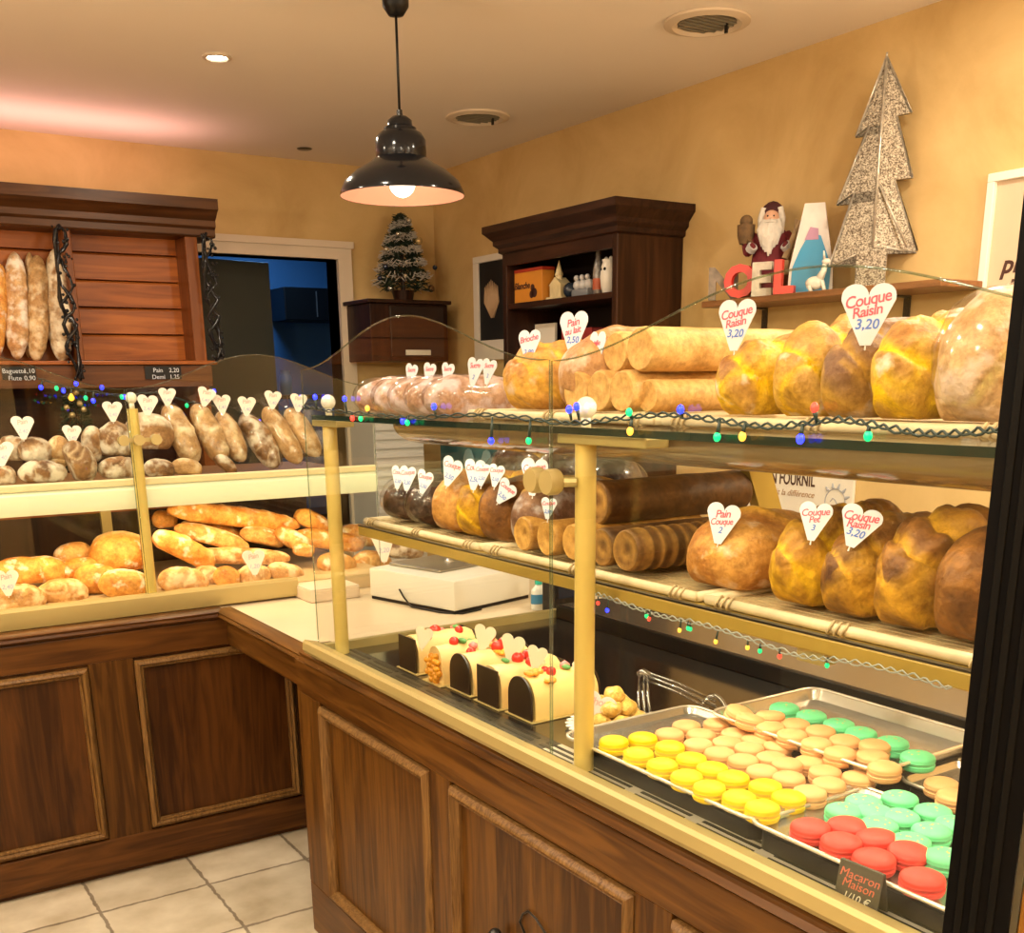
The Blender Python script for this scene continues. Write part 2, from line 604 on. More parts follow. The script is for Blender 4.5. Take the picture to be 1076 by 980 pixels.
bm = bmesh.new(); box(bm, CA.x + .2, CA.x + .205, YB + 1.244, YB + 1.2495, CB.z + .02, CA.z - .02); P('door_gap', bm, M_steel, pl)
tl = thing('tube_light', 'slim pale tube lamp near the ceiling of the dim back room', 'lamp', (2.4, YB + .8, 2.3))
bm = bmesh.new(); tube(bm, [(2.28, YB + .5, 2.2), (2.66, YB + 1.1, 2.34)], .018)
P('tube', bm, mat('tube_glow', (.5, .7, .9), .5, emit=(.45, .7, 1), estr=.7), tl)
bm = bmesh.new(); tube(bm, [(2.28, YB + .5, 2.225), (2.66, YB + 1.1, 2.365)], .012); P('batten', bm, M_steel, tl)
rk = thing('store_rack', 'dim rack of blue pots standing on the floor of the back room', 'rack', (2.4, YB + .95, 0))
bm = bmesh.new()
for z in (.75, 1.1, 1.42): box(bm, 1.95, 2.9, YB + .75, YB + 1.1, z, z + .02)
P('shelf_boards', bm, M_dark, rk)
for x in (1.97, 2.88):
    for y in (YB + .77, YB + 1.08):
        bm = bmesh.new(); box(bm, x - .012, x + .012, y - .012, y + .012, 0, 1.6); P('post', bm, M_dark, rk)
M_pot = mat('blue_pot', (.10, .24, .42), .4)
random.seed(3)
potlab = ['squat', 'round', 'tall', 'small', 'wide', 'slim', 'narrow']
for i, (x, z) in enumerate([(2.02, 1.44), (2.17, 1.44), (2.34, 1.44), (2.02, 1.12), (2.16, 1.12), (2.32, 1.12), (2.47, 1.12)]):
    h = random.uniform(.09, .16); r = random.uniform(.035, .05)
    bm = bmesh.new(); lathe(bm, [(0, 0), (r * .8, 0), (r, h * .3), (r, h * .7), (r * .7, h * .9), (r * .75, h), (0, h)], (x, YB + .9, z + .001), 16)
    tag(P('blue_pot', bm, M_pot, None, True, 40), f'{["first", "second", "third", "first", "second", "third", "fourth"][i]} bluish pot from the left on the {"upper" if z > 1.3 else "lower"} board of the dim rack', 'pot', 'pots in the back room')

# ------------------------------------------------------------------ wooden counters
YL, XR = 3.278, 1.006
lc = thing('serving_counter', 'brown panelled wooden counter under the bread display by the back', 'counter', (.3, YL + .3, 0))
bm = bmesh.new()
box(bm, -1.6, 1.66, YL, YL + .08, .10, .785)
box(bm, -1.6, 1.66, YL + .08, YL + .8, .05, .785)
P('body', bm, M_oakx, lc)
bm = bmesh.new(); box(bm, -1.6, 1.66, YL + .012, YL + .1, 0, .10); P('plinth', bm, M_oakh, lc)
bm = bmesh.new(); box(bm, -1.6, 1.66, YL - .012, YL, .70, .785, .003); P('top_rail', bm, M_oakh, lc)
bm = bmesh.new(); box(bm, -1.6, 1.66, YL - .012, YL, .02, .130, .003); P('bottom_rail', bm, M_oakh, lc)
for x0, x1 in ((-1.1, -.63), (-.53, -.06), (.02, .60 - .001), (.735, 1.243)):
    bm = bmesh.new()
    mould(bm, [(x0, YL, .137), (x1, YL, .137), (x1, YL, .69), (x0, YL, .69)], .028, .022, (0, -1, 0))
    P('moulding', bm, M_mould, lc, True, 30)
for x0, x1 in ((-.06, .02), (.602, .733), (1.245, 1.66)):
    bm = bmesh.new(); box(bm, x0, x1, YL - .010, YL, .128, .702, .002); P('stile', bm, M_oak, lc)
for i, x in enumerate((.15, .33, .46, .86, .99, 1.12)):
    pass

rc = thing('serving_counter', 'brown panelled wooden counter under the long glass cake display', 'counter', (1.4, 1.4, 0))
RY1 = 2.60
bm = bmesh.new(); box(bm, XR, 1.98, .63, RY1, .05, .80); P('body', bm, M_oak, rc)
bm = bmesh.new(); box(bm, XR - .010, XR, .63, RY1, .0, .155, .003); P('bottom_rail', bm, M_oaky, rc)
bm = bmesh.new(); box(bm, XR - .010, XR, .63, RY1, .712, .80, .003); P('top_rail', bm, M_oaky, rc)
for a, b_ in ((1.872, 2.450), (1.188, 1.778), (.66, 1.095)):
    bm = bmesh.new()
    mould(bm, [(XR, a, .162), (XR, b_, .162), (XR, b_, .704), (XR, a, .704)], .028, .022, (-1, 0, 0))
    P('moulding', bm, M_mould, rc, True, 30)
for a, b_ in ((2.453, RY1), (1.781, 1.870), (1.098, 1.186)):
    bm = bmesh.new(); box(bm, XR - .010, XR, a, b_, .155, .713, .002); P('stile', bm, M_oak, rc)
bm = bmesh.new(); ball(bm, at(520, 982, X=XR - .02), .014, 14, 8); kb = P('knob', bm, M_dark, rc, True)
kb['label'] = 'dark round knob low on the counter front'
bm = bmesh.new()
kk = [at(u, v, X=XR - .004) for u, v in ((553, 985), (546, 968), (549, 960), (555, 957), (563, 965), (576, 985))]
tube(bm, kk, .0022, 6); P('wire_loop', bm, M_dark, rc, True)

# ledge that runs round the inner corner, and the worktop
lt = thing('worktop', 'cream worktop with worn wooden edge joining the two counters in the corner', 'worktop', (1.6, 2.8, .79))
bm = bmesh.new()
extr(bm, [(-1.6, YL + .01), (1.035, YL + .01), (1.035, 2.345), (2.25, 2.345), (2.25, 3.3), (1.70, 3.3), (1.70, 4.12), (-1.6, 4.12)], 2, .79, .812)
P('slab', bm, M_top, lt)
prof = [(0, .785), (-.012, .789), (-.020, .797), (-.014, .804), (-.018, .811), (-.008, .818), (.03, .820), (.03, .785)]
bm = bmesh.new(); extr(bm, [(YL - .006 + a, z) for a, z in prof], 0, -1.6, 1.022); P('edge_strip', bm, M_oakh, lt, True, 40)
bm = bmesh.new(); extr(bm, [(1.022 + a, z) for a, z in prof], 1, 2.56, YL + .0); P('edge_strip', bm, M_oaky, lt, True, 40)
bm = bmesh.new(); box(bm, 1.030, 1.055, RY1 + .002, YL - .014, .70, .785, .003); ap = P('apron', bm, M_oaky, lt)
# long ledge under the right display
bm = bmesh.new()
prof2 = [(0, .800), (-.020, .803), (-.032, .812), (-.026, .822), (-.030, .832), (-.020, .842), (.012, .848), (.06, .848), (.06, .800)]
extr(bm, [(XR + .008 + a, z) for a, z in prof2], 1, .63, RY1 - .06)
P('ledge', bm, M_oaky, rc, True, 40)

# ------------------------------------------------------------------ glass display case, right
YE = 2.40          # far end of the case
Y_N = .63          # near end (out of the picture)
case = thing('glass_display_case', 'long gold framed glass display case with bread above cakes and macarons', 'display case', (1.4, 1.4, .848))
bm = bmesh.new()
extr(bm, [(.970, .848), (.964, .858), (.966, .876), (.972, .882), (1.004, .873), (1.004, .848)], 1, Y_N, YE + .06)
P('front_rail', bm, M_gold, case, True, 35)
bm = bmesh.new(); extr(bm, [(YE + .0, .848), (YE + .0, .876), (YE + .02, .876), (YE + .02, .848)], 0, 1.005, 1.96); P('end_rail', bm, M_gold, case)
M_deck = mat('dark_mirror_deck', (.13, .12, .11), .13, .9)
bm = bmesh.new(); box(bm, 1.005, 1.95, Y_N, YE, .846, .855); P('deck', bm, M_deck, case)
# slotted air grille along the front
bm = bmesh.new()
yy = Y_N + .05
while yy < YE - .05:
    for q in range(3):
        x = 1.026 + q * .016
        box(bm, x, x + .007, yy, yy + .118, .8563, .8575)
    yy += .145
P('grille_slots', bm, M_black, case)
bm = bmesh.new(); box(bm, 1.006, 1.078, Y_N + .01, 1.50, .8551, .8565); P('grille_plate', bm, mat('pale_grille', (.62, .56, .48), .35, .5), case)
bm = bmesh.new(); box(bm, 1.006, 1.078, 1.502, YE - .01, .8551, .8565); P('grille_plate', bm, M_dark, case)


def wave_pane(parent, axis, fixed, a0, a1, zb, z0, amp, thick=.006, n=40, per=None):
    c0, c1 = per or (a0, a1)
    wv = lambda a: z0 + amp * math.sin(PI * (a - c0) / (c1 - c0)) ** 2
    bm = bmesh.new()
    out = [(a0, zb), (a1, zb)]
    for i in range(n + 1):
        t = i / n
        out.append((a1 + (a0 - a1) * t, wv(a1 + (a0 - a1) * t)))
    if axis == 1:
        extr(bm, out, 0, fixed, fixed + thick)
    else:
        extr(bm, out, 1, fixed, fixed + thick)
    p = P('glass_pane', bm, M_glass, parent)
    # polished edge along the wavy top and the two sides
    pts = [(a1 + (a0 - a1) * i / n, wv(a1 + (a0 - a1) * i / n)) for i in range(n + 1)]
    bm = bmesh.new()
    seq = [(a1, zb)] + pts + [(a0, zb)]
    q = [((fixed + thick / 2, a, z) if axis == 1 else (a, fixed + thick / 2, z)) for a, z in seq]
    tube(bm, q, .0016, 6)
    P('polished_edge', bm, M_edge, p, True)
    return p


wave_pane(case, 1, .996, 1.424, 2.437, .8765, 1.532, .092)
wave_pane(case, 1, .996, .632, 1.418, .8765, 1.530, .092, per=(.404, 1.418))
# posts with ball finials, clamps
M_ball = mat('white_ball', (.75, .72, .62), .25)


def post(parent, x, y, z0, z1, r=.017):
    bm = bmesh.new()
    lathe(bm, [(0, z0), (r, z0), (r, z1), (0, z1)], (x, y, 0), 20)
    p = P('post', bm, mat('bright_gold', (.66, .50, .15), .35, .25), parent, True, 40)
    bm = bmesh.new()
    lathe(bm, [(0, z1), (.008, z1), (.008, z1 + .018), (0, z1 + .018)], (x, y, 0), 12)
    ball(bm, (x, y, z1 + .031), .017, 16, 10)
    P('finial', bm, M_ball, p, True)
    return p


post(case, 1.032, 1.372, .8578, 1.428)
post(case, 1.032, 2.368, .8578, 1.428)
bm = bmesh.new()
for y in (1.40, 1.445):
    b2 = bmesh.new(); lathe(b2, [(0, -.012), (.019, -.012), (.021, -.006), (.021, .008), (.019, .012), (0, .012)], (0, 0, 0), 20)
    bmesh.ops.transform(b2, matrix=Matrix.Translation((.985, y, 1.345)) @ Matrix.Rotation(R(90), 4, 'Y'), verts=b2.verts)
    merge(bm, b2)
tube(bm, [(.985, 1.40, 1.345), (1.015, 1.372, 1.345)], .008)
P('glass_clamp', bm, M_gold, case, True, 40)
bm = bmesh.new(); box(bm, 1.010, 1.055, 1.20, 1.42, 1.404, 1.4185, .002); P('shelf_support', bm, M_gold, case)
bm = bmesh.new(); box(bm, 1.010, 1.055, 2.28, 2.42, 1.404, 1.4185, .002); P('shelf_support', bm, M_gold, case)
# top glass shelf and the curved light cover under it
bm = bmesh.new(); box(bm, 1.004, 1.56, Y_N, YE, 1.420, 1.430); tg = P('top_glass', bm, M_glass, case)
bm = bmesh.new(); box(bm, 1.002, 1.005, Y_N, YE, 1.4195, 1.4305); P('glass_edge', bm, mat('dark_green_edge', (.010, .026, .021), .12), tg)
bm = bmesh.new()
arc = [(1.07 + .09 * math.sin(R(a)), 1.372 + .046 * math.cos(R(a))) for a in range(-35, 91, 12)]
arc2 = [(1.07 + .086 * math.sin(R(a)), 1.372 + .042 * math.cos(R(a))) for a in range(-35, 91, 12)]
arcA = [(1.055, 1.4175)] + [(1.062 + .09 * (1 - math.cos(R(a))), 1.415 - .045 * math.sin(R(a))) for a in range(0, 91, 10)]
arcB = [(x + .003, z + .002) for x, z in arcA][::-1]
extr(bm, arcA + arcB, 1, Y_N, 2.10)
P('light_cover', bm, mat('bronze_cover', (.26, .20, .12), .14, .4, .06, 3), case, True, 50)
# middle shelf with its gold board and slanted brackets
bm = bmesh.new(); box(bm, 1.085, 1.60, Y_N, 2.355, 1.146, 1.169, .003); P('middle_shelf', bm, M_goldd, case)
bm = bmesh.new(); box(bm, 1.085, 1.095, Y_N, 2.355, 1.1685, 1.1715); P('shelf_lip', bm, M_dark, case)
for y in (1.515, 2.27):
    bm = bmesh.new()
    extr(bm, [(1.60, 1.168), (1.66, 1.168), (1.545, 1.42), (1.485, 1.42)], 1, y - .012, y + .012)
    P('bracket', bm, M_goldd, case)
p0 = at(858, 686, X=1.105)
bm = bmesh.new(); box(bm, p0.x - .012, p0.x + .012, p0.y - .025, p0.y + .025, 1.127, 1.147, .002); P('shelf_clip', bm, M_gold, case)
bm = bmesh.new()
box(bm, 1.935, 1.975, Y_N, YE, .846, .905, .003)
box(bm, 1.935, 1.965, YE - .03, YE + .0, .850, 1.15)
P('rear_track', bm, M_black, case)
bm = bmesh.new(); box(bm, 1.70, 1.715, Y_N, YE - .005, .8555, .893, .002); P('step_riser', bm, M_black, case)
bm = bmesh.new(); box(bm, 1.7155, 1.934, Y_N, YE - .005, .885, .892, .002); P('rear_step', bm, mat('step_steel', (.30, .26, .21), .22, .8), case)
# back bench behind the display
bb = thing('back_bench', 'grey brown steel work bench behind the glass display', 'bench', (2.6, 1.5, 0))
bm = bmesh.new(); box(bm, 2.32, XW - .005, .2, 2.9, .82, .85, .004); P('bench_top', bm, mat('bench_steel', (.30, .25, .19), .35, .4), bb)
bm = bmesh.new(); box(bm, 2.36, XW - .01, .25, 2.85, .06, .82); P('cupboard', bm, M_walnut, bb)

# ------------------------------------------------------------------ glass display case, left
YF = 3.335
cl = thing('glass_display_case', 'gold framed glass bread display case with glowing white shelf band', 'display case', (.5, 3.7, .812))
LX0, LX1 = -1.4, 1.66
bm = bmesh.new()
extr(bm, [(YF - .02, .8205), (YF - .024, .83), (YF - .022, .872), (YF - .014, .880), (YF + .012, .880), (YF + .012, .8205)], 0, LX0, 1.30)
P('front_rail', bm, M_gold, cl, True, 35)
bm = bmesh.new(); box(bm, LX0, LX1, YF + .013, 4.08, .8125, .860); P('deck', bm, mat('pale_deck', (.55, .40, .22), .4, 0, .1, 4), cl)
wave_pane(cl, 0, YF - .004, .815, 1.615, .855, 1.492, .098)
wave_pane(cl, 0, YF - .004, .010, .809, .855, 1.492, .098)
wave_pane(cl, 0, YF - .004, -.796, .004, .855, 1.492, .098)
for x in (.832, -.78):
    post(cl, x, YF + .022, .860, 1.435, .016)
bm = bmesh.new()
for dx in (-.045, 0, .05):
    b2 = bmesh.new(); lathe(b2, [(0, -.01), (.016, -.01), (.016, .01), (0, .01)], (0, 0, 0), 16)
    bmesh.ops.transform(b2, matrix=Matrix.Translation((.832 + dx, YF - .016, 1.345)) @ Matrix.Rotation(R(90), 4, 'X'), verts=b2.verts)
    merge(bm, b2)
box(bm, .785, .89, YF - .012, YF - .006, 1.339, 1.351)
P('glass_clamp', bm, M_gold, cl, True, 40)
M_band = mat('glowing_band', (.70, .73, .50), .4, emit=(1, .95, .72), estr=.12)
bm = bmesh.new()
extr(bm, [(YF + .06, 1.136), (YF + .045, 1.16), (YF + .045, 1.195), (YF + .06, 1.206), (YF + .10, 1.206), (YF + .10, 1.136)], 0, LX0, LX1 - .02)
P('light_band', bm, M_band, cl, True, 40)
bm = bmesh.new(); box(bm, LX0, LX1 - .02, YF + .101, 4.08, 1.150, 1.205); P('upper_shelf', bm, mat('shelf_brown', (.20, .09, .03), .5), cl)
bm = bmesh.new(); box(bm, LX0, LX1 - .02, YF + .050, YF + .075, 1.2065, 1.228, .004); P('shelf_lip', bm, mat('cream_lip', (.72, .62, .38), .4), cl)
bm = bmesh.new(); box(bm, LX0, LX1, 4.082, 4.11, .80, 1.15); P('rear_panel', bm, M_walnut, cl)
bm = bmesh.new(); box(bm, LX0, 1.2, 4.04, 4.08, 1.06, 1.085); P('rear_rail', bm, M_cherry, cl)
bm = bmesh.new(); p0 = at(113, 560, Y=3.9); box(bm, p0.x - .017, p0.x + .017, 3.89, 3.91, .861, 1.149); P('upright', bm, M_gold, cl)

# ------------------------------------------------------------------ bread cabinet on the back wall
cb = thing('bread_cabinet', 'tall cherry wood bread cabinet with crown moulding and slatted back', 'cabinet', (.6, 4.8, 0))
CX0, CX1, CY = -.9, 1.46, 4.55
cr = [(.0, 2.078), (-.008, 2.085), (-.008, 2.108), (-.022, 2.118), (-.022, 2.140), (-.040, 2.155), (-.056, 2.170), (-.07, 2.176), (-.07, 2.216), (.2, 2.216), (.2, 2.078)]
bm = bmesh.new(); extr(bm, [(CY + .02 + a, z) for a, z in cr], 0, CX0, CX1 + .075)
box(bm, CX1 - .02, CX1 + .05, CY + .2, YB - .01, 2.08, 2.21)
box(bm, CX0, CX1, CY + .2, YB - .01, 2.185, 2.21)
P('crown', bm, wood('crown_wood', (.045, .016, .005), (.095, .036, .011), 0, .35, .7), cb, True, 30)
bm = bmesh.new()
z = 1.60
while z < 2.05:
    extr(bm, [(4.73, z), (4.705, z + .004), (4.705, z + .095), (4.715, z + .102), (4.73, z + .102)], 0, CX0, CX1 - .01)
    z += .1035
P('slatted_back', bm, M_cherry, cb)
bm = bmesh.new(); box(bm, CX1 - .05, CX1, CY + .02, YB - .01, 0, 2.078, .003); P('side', bm, M_cherryv, cb)
bm = bmesh.new(); box(bm, .945, .972, CY + .02, 4.704, 1.60, 2.078, .003); P('divider', bm, M_cherryv, cb)
bm = bmesh.new(); box(bm, CX0, CX1 + .03, CY - .015, YB - .01, 1.582, 1.598, .003); P('shelf', bm, M_cherry, cb)
bm = bmesh.new(); box(bm, CX0, CX1 + .01, CY + .0, CY + .03, 1.495, 1.581, .002); P('fascia', bm, wood('fascia_wood', (.07, .022, .006), (.14, .048, .013), 0, .35, .7), cb)
bm = bmesh.new(); box(bm, CX0, CX1 - .05, YB - .07, YB - .035, .0, 1.58); P('lower_back', bm, wood('dark_cherry', (.030, .008, .004), (.06, .017, .007), 0, .4, .6), cb)
bm = bmesh.new(); box(bm, CX0, CX1 - .05, CY + .05, YB - .07, .0, .95); P('lower_cupboard', bm, M_walnut, cb)
# black garlands of glittering beads hanging at the upright and the right side
M_glit = mat('black_glitter', (.02, .02, .022), .12, .4, emit=None)


def garland(u0, v0, u1, v1, Y, label, seed):
    random.seed(seed)
    bm = bmesh.new()
    a, b_ = at(u0, v0, Y=Y), at(u1, v1, Y=Y)
    n = 22
    for s in range(3):
        pts = []
        for i in range(n + 1):
            t = i / n
            p = a.lerp(b_, t)
            ph = s * 2.1 + t * 13
            pts.append(p + Vector((.024 * math.sin(ph + 1.3 * math.sin(t * 9 + s)), .010 * math.cos(ph), .010 * random.uniform(-1, 1))))
        tube(bm, pts, [.004 + .005 * random.random() for _ in pts], 6)
    for i in range(60):
        p = a.lerp(b_, random.random()) + Vector((random.uniform(-.03, .03), random.uniform(-.03, .0), 0))
        ball(bm, p, random.uniform(.004, .008), 6, 4)
    return tag(P('bead_garland', bm, M_glit, None, True), label, 'garland', 'black garlands on the bread cabinet')


garland(217, 247, 228, 378, CY - .03, 'black glittering garland hanging beside the right end of the bread cabinet', 1)
garland(62, 238, 80, 400, CY - .04, 'black glittering garland hanging down the middle upright of the bread cabinet', 2)
# chalk signs on the fascia
for nm, u0, u1, v0, v1, lines in (('left', 3, 37, 385, 399, (('Baguette', '1,10'), ('Flute', '0,90'))), ('right', 153, 190, 384.5, 398.5, (('Pain', '2,20'), ('Demi', '1,25')))):
    a = at(u0, v1, Y=CY - .006); b_ = at(u1, v0, Y=CY - .006)
    sg = thing('chalk_sign', f'small black chalk sign with white writing on the cabinet ledge, {"under the baguettes" if nm == "left" else "under the empty slatted bay"}', 'sign', (a.x, CY - .006, a.z), 'chalk signs on the bread cabinet')
    bm = bmesh.new(); box(bm, a.x, b_.x, CY - .006, CY - .001, a.z, b_.z, .001); P('board', bm, M_black, sg)
    for i, ln in enumerate(lines):
        for tx, f in zip(ln, (.36, .80)):
            bm = text_bm(tx, .024); on_frame(bm, (a.x + (b_.x - a.x) * f, CY - .0065, b_.z - .024 - i * .026), (1, 0, 0), (0, 0, 1)); P('writing', bm, M_white, sg)

# ------------------------------------------------------------------ ceiling fittings, pendant
def ceiling_ring(u, v, label, lit):
    p = at(u, v, Z=ZC)
    t = thing('ceiling_spot' if lit else 'ceiling_vent', label, 'spotlight' if lit else 'vent', (p.x, p.y, ZC))
    if lit:
        bm = bmesh.new(); lathe(bm, [(.030, -.001), (.046, -.001), (.046, -.006), (.036, -.008), (.030, -.004)], p, 28); P('ring', bm, M_frame, t, True, 40)
        bm = bmesh.new(); lathe(bm, [(0, -.003), (.031, -.003), (.031, -.001), (0, -.001)], p, 24)
        P('bulb_face', bm, mat('spot_glow', (1, 1, 1), .5, emit=(1, .93, .8), estr=22), t)
    else:
        bm = bmesh.new(); lathe(bm, [(.085, -.001), (.125, -.001), (.125, -.008), (.10, -.014), (.085, -.006)], p, 40); P('ring', bm, M_frame, t, True, 40)
        bm = bmesh.new()
        lathe(bm, [(0, -.004), (.088, -.004), (.088, -.001), (0, -.001)], p, 40)
        P('grille_disc', bm, mat('vent_grey', (.30, .27, .20), .5, .2, .3, 40), t)
        bm = bmesh.new()
        for i in range(-3, 4):
            L_ = math.sqrt(max(.084 ** 2 - (i * .022) ** 2, 0)); box(bm, p.x - L_, p.x + L_, p.y + i * .022 - .004, p.y + i * .022 + .004, ZC - .009, ZC - .004)
        P('fins', bm, mat('vent_fin', (.22, .20, .15), .5, .2), t)
        bm = bmesh.new(); box(bm, p.x + .05, p.x + .056, p.y - .03, p.y - .02, ZC - .03, ZC - .004); P('clip', bm, M_dark, t)


ceiling_ring(228, 59, 'small bright recessed spotlight in the ceiling', True)
ceiling_ring(743, 22, 'larger round ceiling vent close to the right wall, nearest the camera', False)
ceiling_ring(502, 122, 'smaller-looking round ceiling vent behind the hanging pendant lamp', False)
p = at(320, 156, Z=ZC)
bm = bmesh.new(); lathe(bm, [(0, -.004), (.03, -.004), (.034, -.001), (0, -.001)], p, 20)
tag(P('ceiling_spot', bm, M_dark, None, True, 40), 'tiny dark unlit fitting in the ceiling above the back doorway', 'spotlight')

pd = at(423, 205, Y=2.78)
pc = Vector((pd.x, pd.y, pd.z))
s = mpp(pc)
rim = 65 * s
lampo = thing('pendant_lamp', 'black metal pendant lamp with copper inside hanging from the ceiling', 'lamp', pc)
zz = lambda v: (205 - v) * s * .885
bm = bmesh.new()
outer = [(rim, -.004), (rim * 1.0, .004), (rim * .92, zz(191)), (rim * .74, zz(180)), (rim * .52, zz(171)), (rim * .43, zz(166)), (rim * .40, zz(165)), (rim * .405, zz(160)), (rim * .40, zz(146)), (rim * .34, zz(139)), (rim * .26, zz(136)), (rim * .255, zz(133)), (rim * .20, zz(131)), (rim * .19, zz(125)), (rim * .12, zz(121)), (rim * .05, zz(120)), (rim * .045, zz(114)), (0, zz(113))]
lathe(bm, outer, pc, 48)
P('shade', bm, mat('black_enamel', (.006, .007, .010), .14, spec=.35), lampo, True, 50)
bm = bmesh.new()
inner = [(rim * .995, -.003), (rim * .90, zz(193)), (rim * .71, zz(182)), (rim * .49, zz(173)), (rim * .38, zz(169)), (.0, zz(168))]
lathe(bm, inner, pc, 48)
P('copper_lining', bm, mat('copper_lining', (.56, .30, .21), .5, .2), lampo, True, 50)
bm = bmesh.new(); ball(bm, pc + Vector((0, 0, zz(191))), .036, 20, 12, 1.05)
bl = P('bulb', bm, mat('bulb_glow', (1, 1, 1), .5, emit=(1, .78, .55), estr=6), lampo, True)
bm = bmesh.new(); tube(bm, [pc + Vector((0, 0, zz(115))), Vector((pc.x, pc.y, 2.455))], .0036, 8); P('cord', bm, M_black, lampo, True)
bm = bmesh.new(); lathe(bm, [(0, 2.417), (.02, 2.42), (.034, 2.44), (.036, 2.499), (0, 2.499)], (pc.x, pc.y, 0), 24); P('ceiling_rose', bm, M_black, lampo, True, 50)
lamp('pendant_light', 'POINT', pc + Vector((0, 0, -.005)), 2.2, (1, .74, .55), .035)

# ------------------------------------------------------------------ right wall: bookcase, shelf, poster, pictures
bc = thing('bookcase', 'dark walnut bookcase with crown moulding against the right wall', 'bookcase', (2.66, 3.53, 0))
BY0, BY1, BX = 3.172, 3.93, 2.52
bm = bmesh.new()
crp = [(.0, 2.00), (-.012, 2.006), (-.012, 2.022), (-.028, 2.035), (-.028, 2.05), (-.055, 2.078), (-.06, 2.082), (-.06, 2.108), (0.31, 2.108), (0.31, 2.00)]
# crown with mitred returns
loops = []
for a, z in crp[:8]:
    loops.append([bm.verts.new(q) for q in ((XW - .002, BY0 + a, z), (BX + a, BY0 + a, z), (BX + a, BY1 - a, z), (XW - .002, BY1 - a, z))])
for A, B in zip(loops, loops[1:]):
    for i in range(3): bm.faces.new((A[i], A[i + 1], B[i + 1], B[i]))
bm.faces.new(loops[-1]); bm.faces.new(loops[0][::-1])
P('crown', bm, M_walnuty, bc)
bm = bmesh.new(); box(bm, BX, XW - .002, BY0, BY0 + .03, 0, 2.0, .002); P('side', bm, wood('walnut_side', (.022, .008, .003), (.062, .023, .008), 2, .4, .6, .11, 0), bc)
bm = bmesh.new(); box(bm, BX, XW - .002, BY1 - .03, BY1, 0, 2.0, .002); P('side', bm, M_walnut, bc)
bm = bmesh.new(); box(bm, XW - .03, XW - .005, BY0 + .03, BY1 - .03, 0, 2.0); P('back', bm, mat('black_brown', (.012, .006, .004), .6), bc)
for z in (1.808, 1.50, 1.15, .8, .1):
    bm = bmesh.new(); box(bm, BX + .005, XW - .03, BY0 + .03, BY1 - .03, z - .022, z, .002); P('shelf', bm, M_walnuty, bc)
bm = bmesh.new(); box(bm, BX, BX + .02, BY0 + .03, BY1 - .03, 1.955, 2.0); P('head_rail', bm, M_walnuty, bc)
SH = 1.8085
# items on its upper shelf
def bkpt(u, X=2.58): return at(u, 300, X=X).y
y0, y1 = bkpt(574), bkpt(537)
bxo = thing('biscuit_box', 'orange box with red top edge and dark script on the bookcase shelf', 'box', (2.585, (y0 + y1) / 2, SH))
bm = bmesh.new(); box(bm, 2.56, 2.62, y0, y1, SH, SH + .118, .002); P('carton', bm, mat('orange_carton', (.62, .24, .025), .5, 0, .1, 10), bxo)
bm = bmesh.new(); box(bm, 2.559, 2.621, y0 - .001, y1 + .001, SH + .118, SH + .13); P('lid', bm, mat('red_carton', (.35, .03, .01), .5), bxo)
bm = text_bm('Blanche', .036, .001, .3, .001); on_frame(bm, (2.5594, (y0 + y1) / 2 + .015, SH + .055), (0, -1, 0), (0, .1, 1)); P('writing', bm, mat('brown_ink', (.05, .015, .008), .6), bxo)
bm = bmesh.new()
for dy, dz, r in ((-.062, .055, .014), (-.075, .035, .018), (-.055, .03, .015)):
    b2 = bmesh.new(); lathe(b2, [(0, 0), (r, 0), (r, .001), (0, .001)], (0, 0, 0), 14)
    bmesh.ops.transform(b2, matrix=Matrix.Translation((2.5595, (y0 + y1) / 2 + dy, SH + dz)) @ Matrix.Rotation(R(-90), 4, 'Y'), verts=b2.verts); merge(bm, b2)
P('printed_figure', bm, mat('brown_ink', (.05, .015, .008), .6), bxo)
# cream nativity tower
y = bkpt(583)
cn = thing('church_ornament', 'small cream church ornament with pointed tower beside the orange box', 'ornament', (2.60, y, SH))
M_crm = mat('cream_ceramic', (.72, .60, .33), .4, 0, .2, 30)
bm = bmesh.new(); box(bm, 2.57, 2.64, y - .055, y + .05, SH, SH + .012, .003); P('base', bm, M_crm, cn)
bm = bmesh.new(); box(bm, 2.58, 2.63, y - .04, y + .035, SH + .012, SH + .055); extr(bm, [(y - .045, SH + .055), (y + .04, SH + .055), (y - .002, SH + .085)], 0, 2.578, 2.632); P('nave', bm, M_crm, cn)
bm = bmesh.new(); lathe(bm, [(0, SH + .012), (.016, SH + .012), (.014, SH + .09), (.017, SH + .092), (.0, SH + .15)], (2.60, y + .0, 0), 8); P('tower', bm, M_crm, cn)
# dark and white sleigh group
y = bkpt(604)
sg = thing('sleigh_ornament', 'grey and white sleigh ornament lying in the middle of the bookcase shelf', 'ornament', (2.60, y, SH))
bm = bmesh.new(); ball(bm, (2.6, y + .055, SH + .031), .03, 14, 10); P('dark_ball', bm, mat('blue_black', (.02, .03, .045), .25), sg, True)
bm = bmesh.new(); box(bm, 2.575, 2.63, y - .085, y + .02, SH, SH + .03, .008); P('sled', bm, mat('grey_blue', (.20, .22, .24), .4), sg, True, 40)
random.seed(5)
for k in range(3):
    bm = bmesh.new(); q = y - .065 + k * .035
    ball(bm, (2.6, q, SH + .045), .02, 10, 8); ball(bm, (2.595, q + .004, SH + .072), .011, 8, 6)
    P('figure', bm, mat('pale_ceramic', (.55, .55, .55), .4), sg, True)
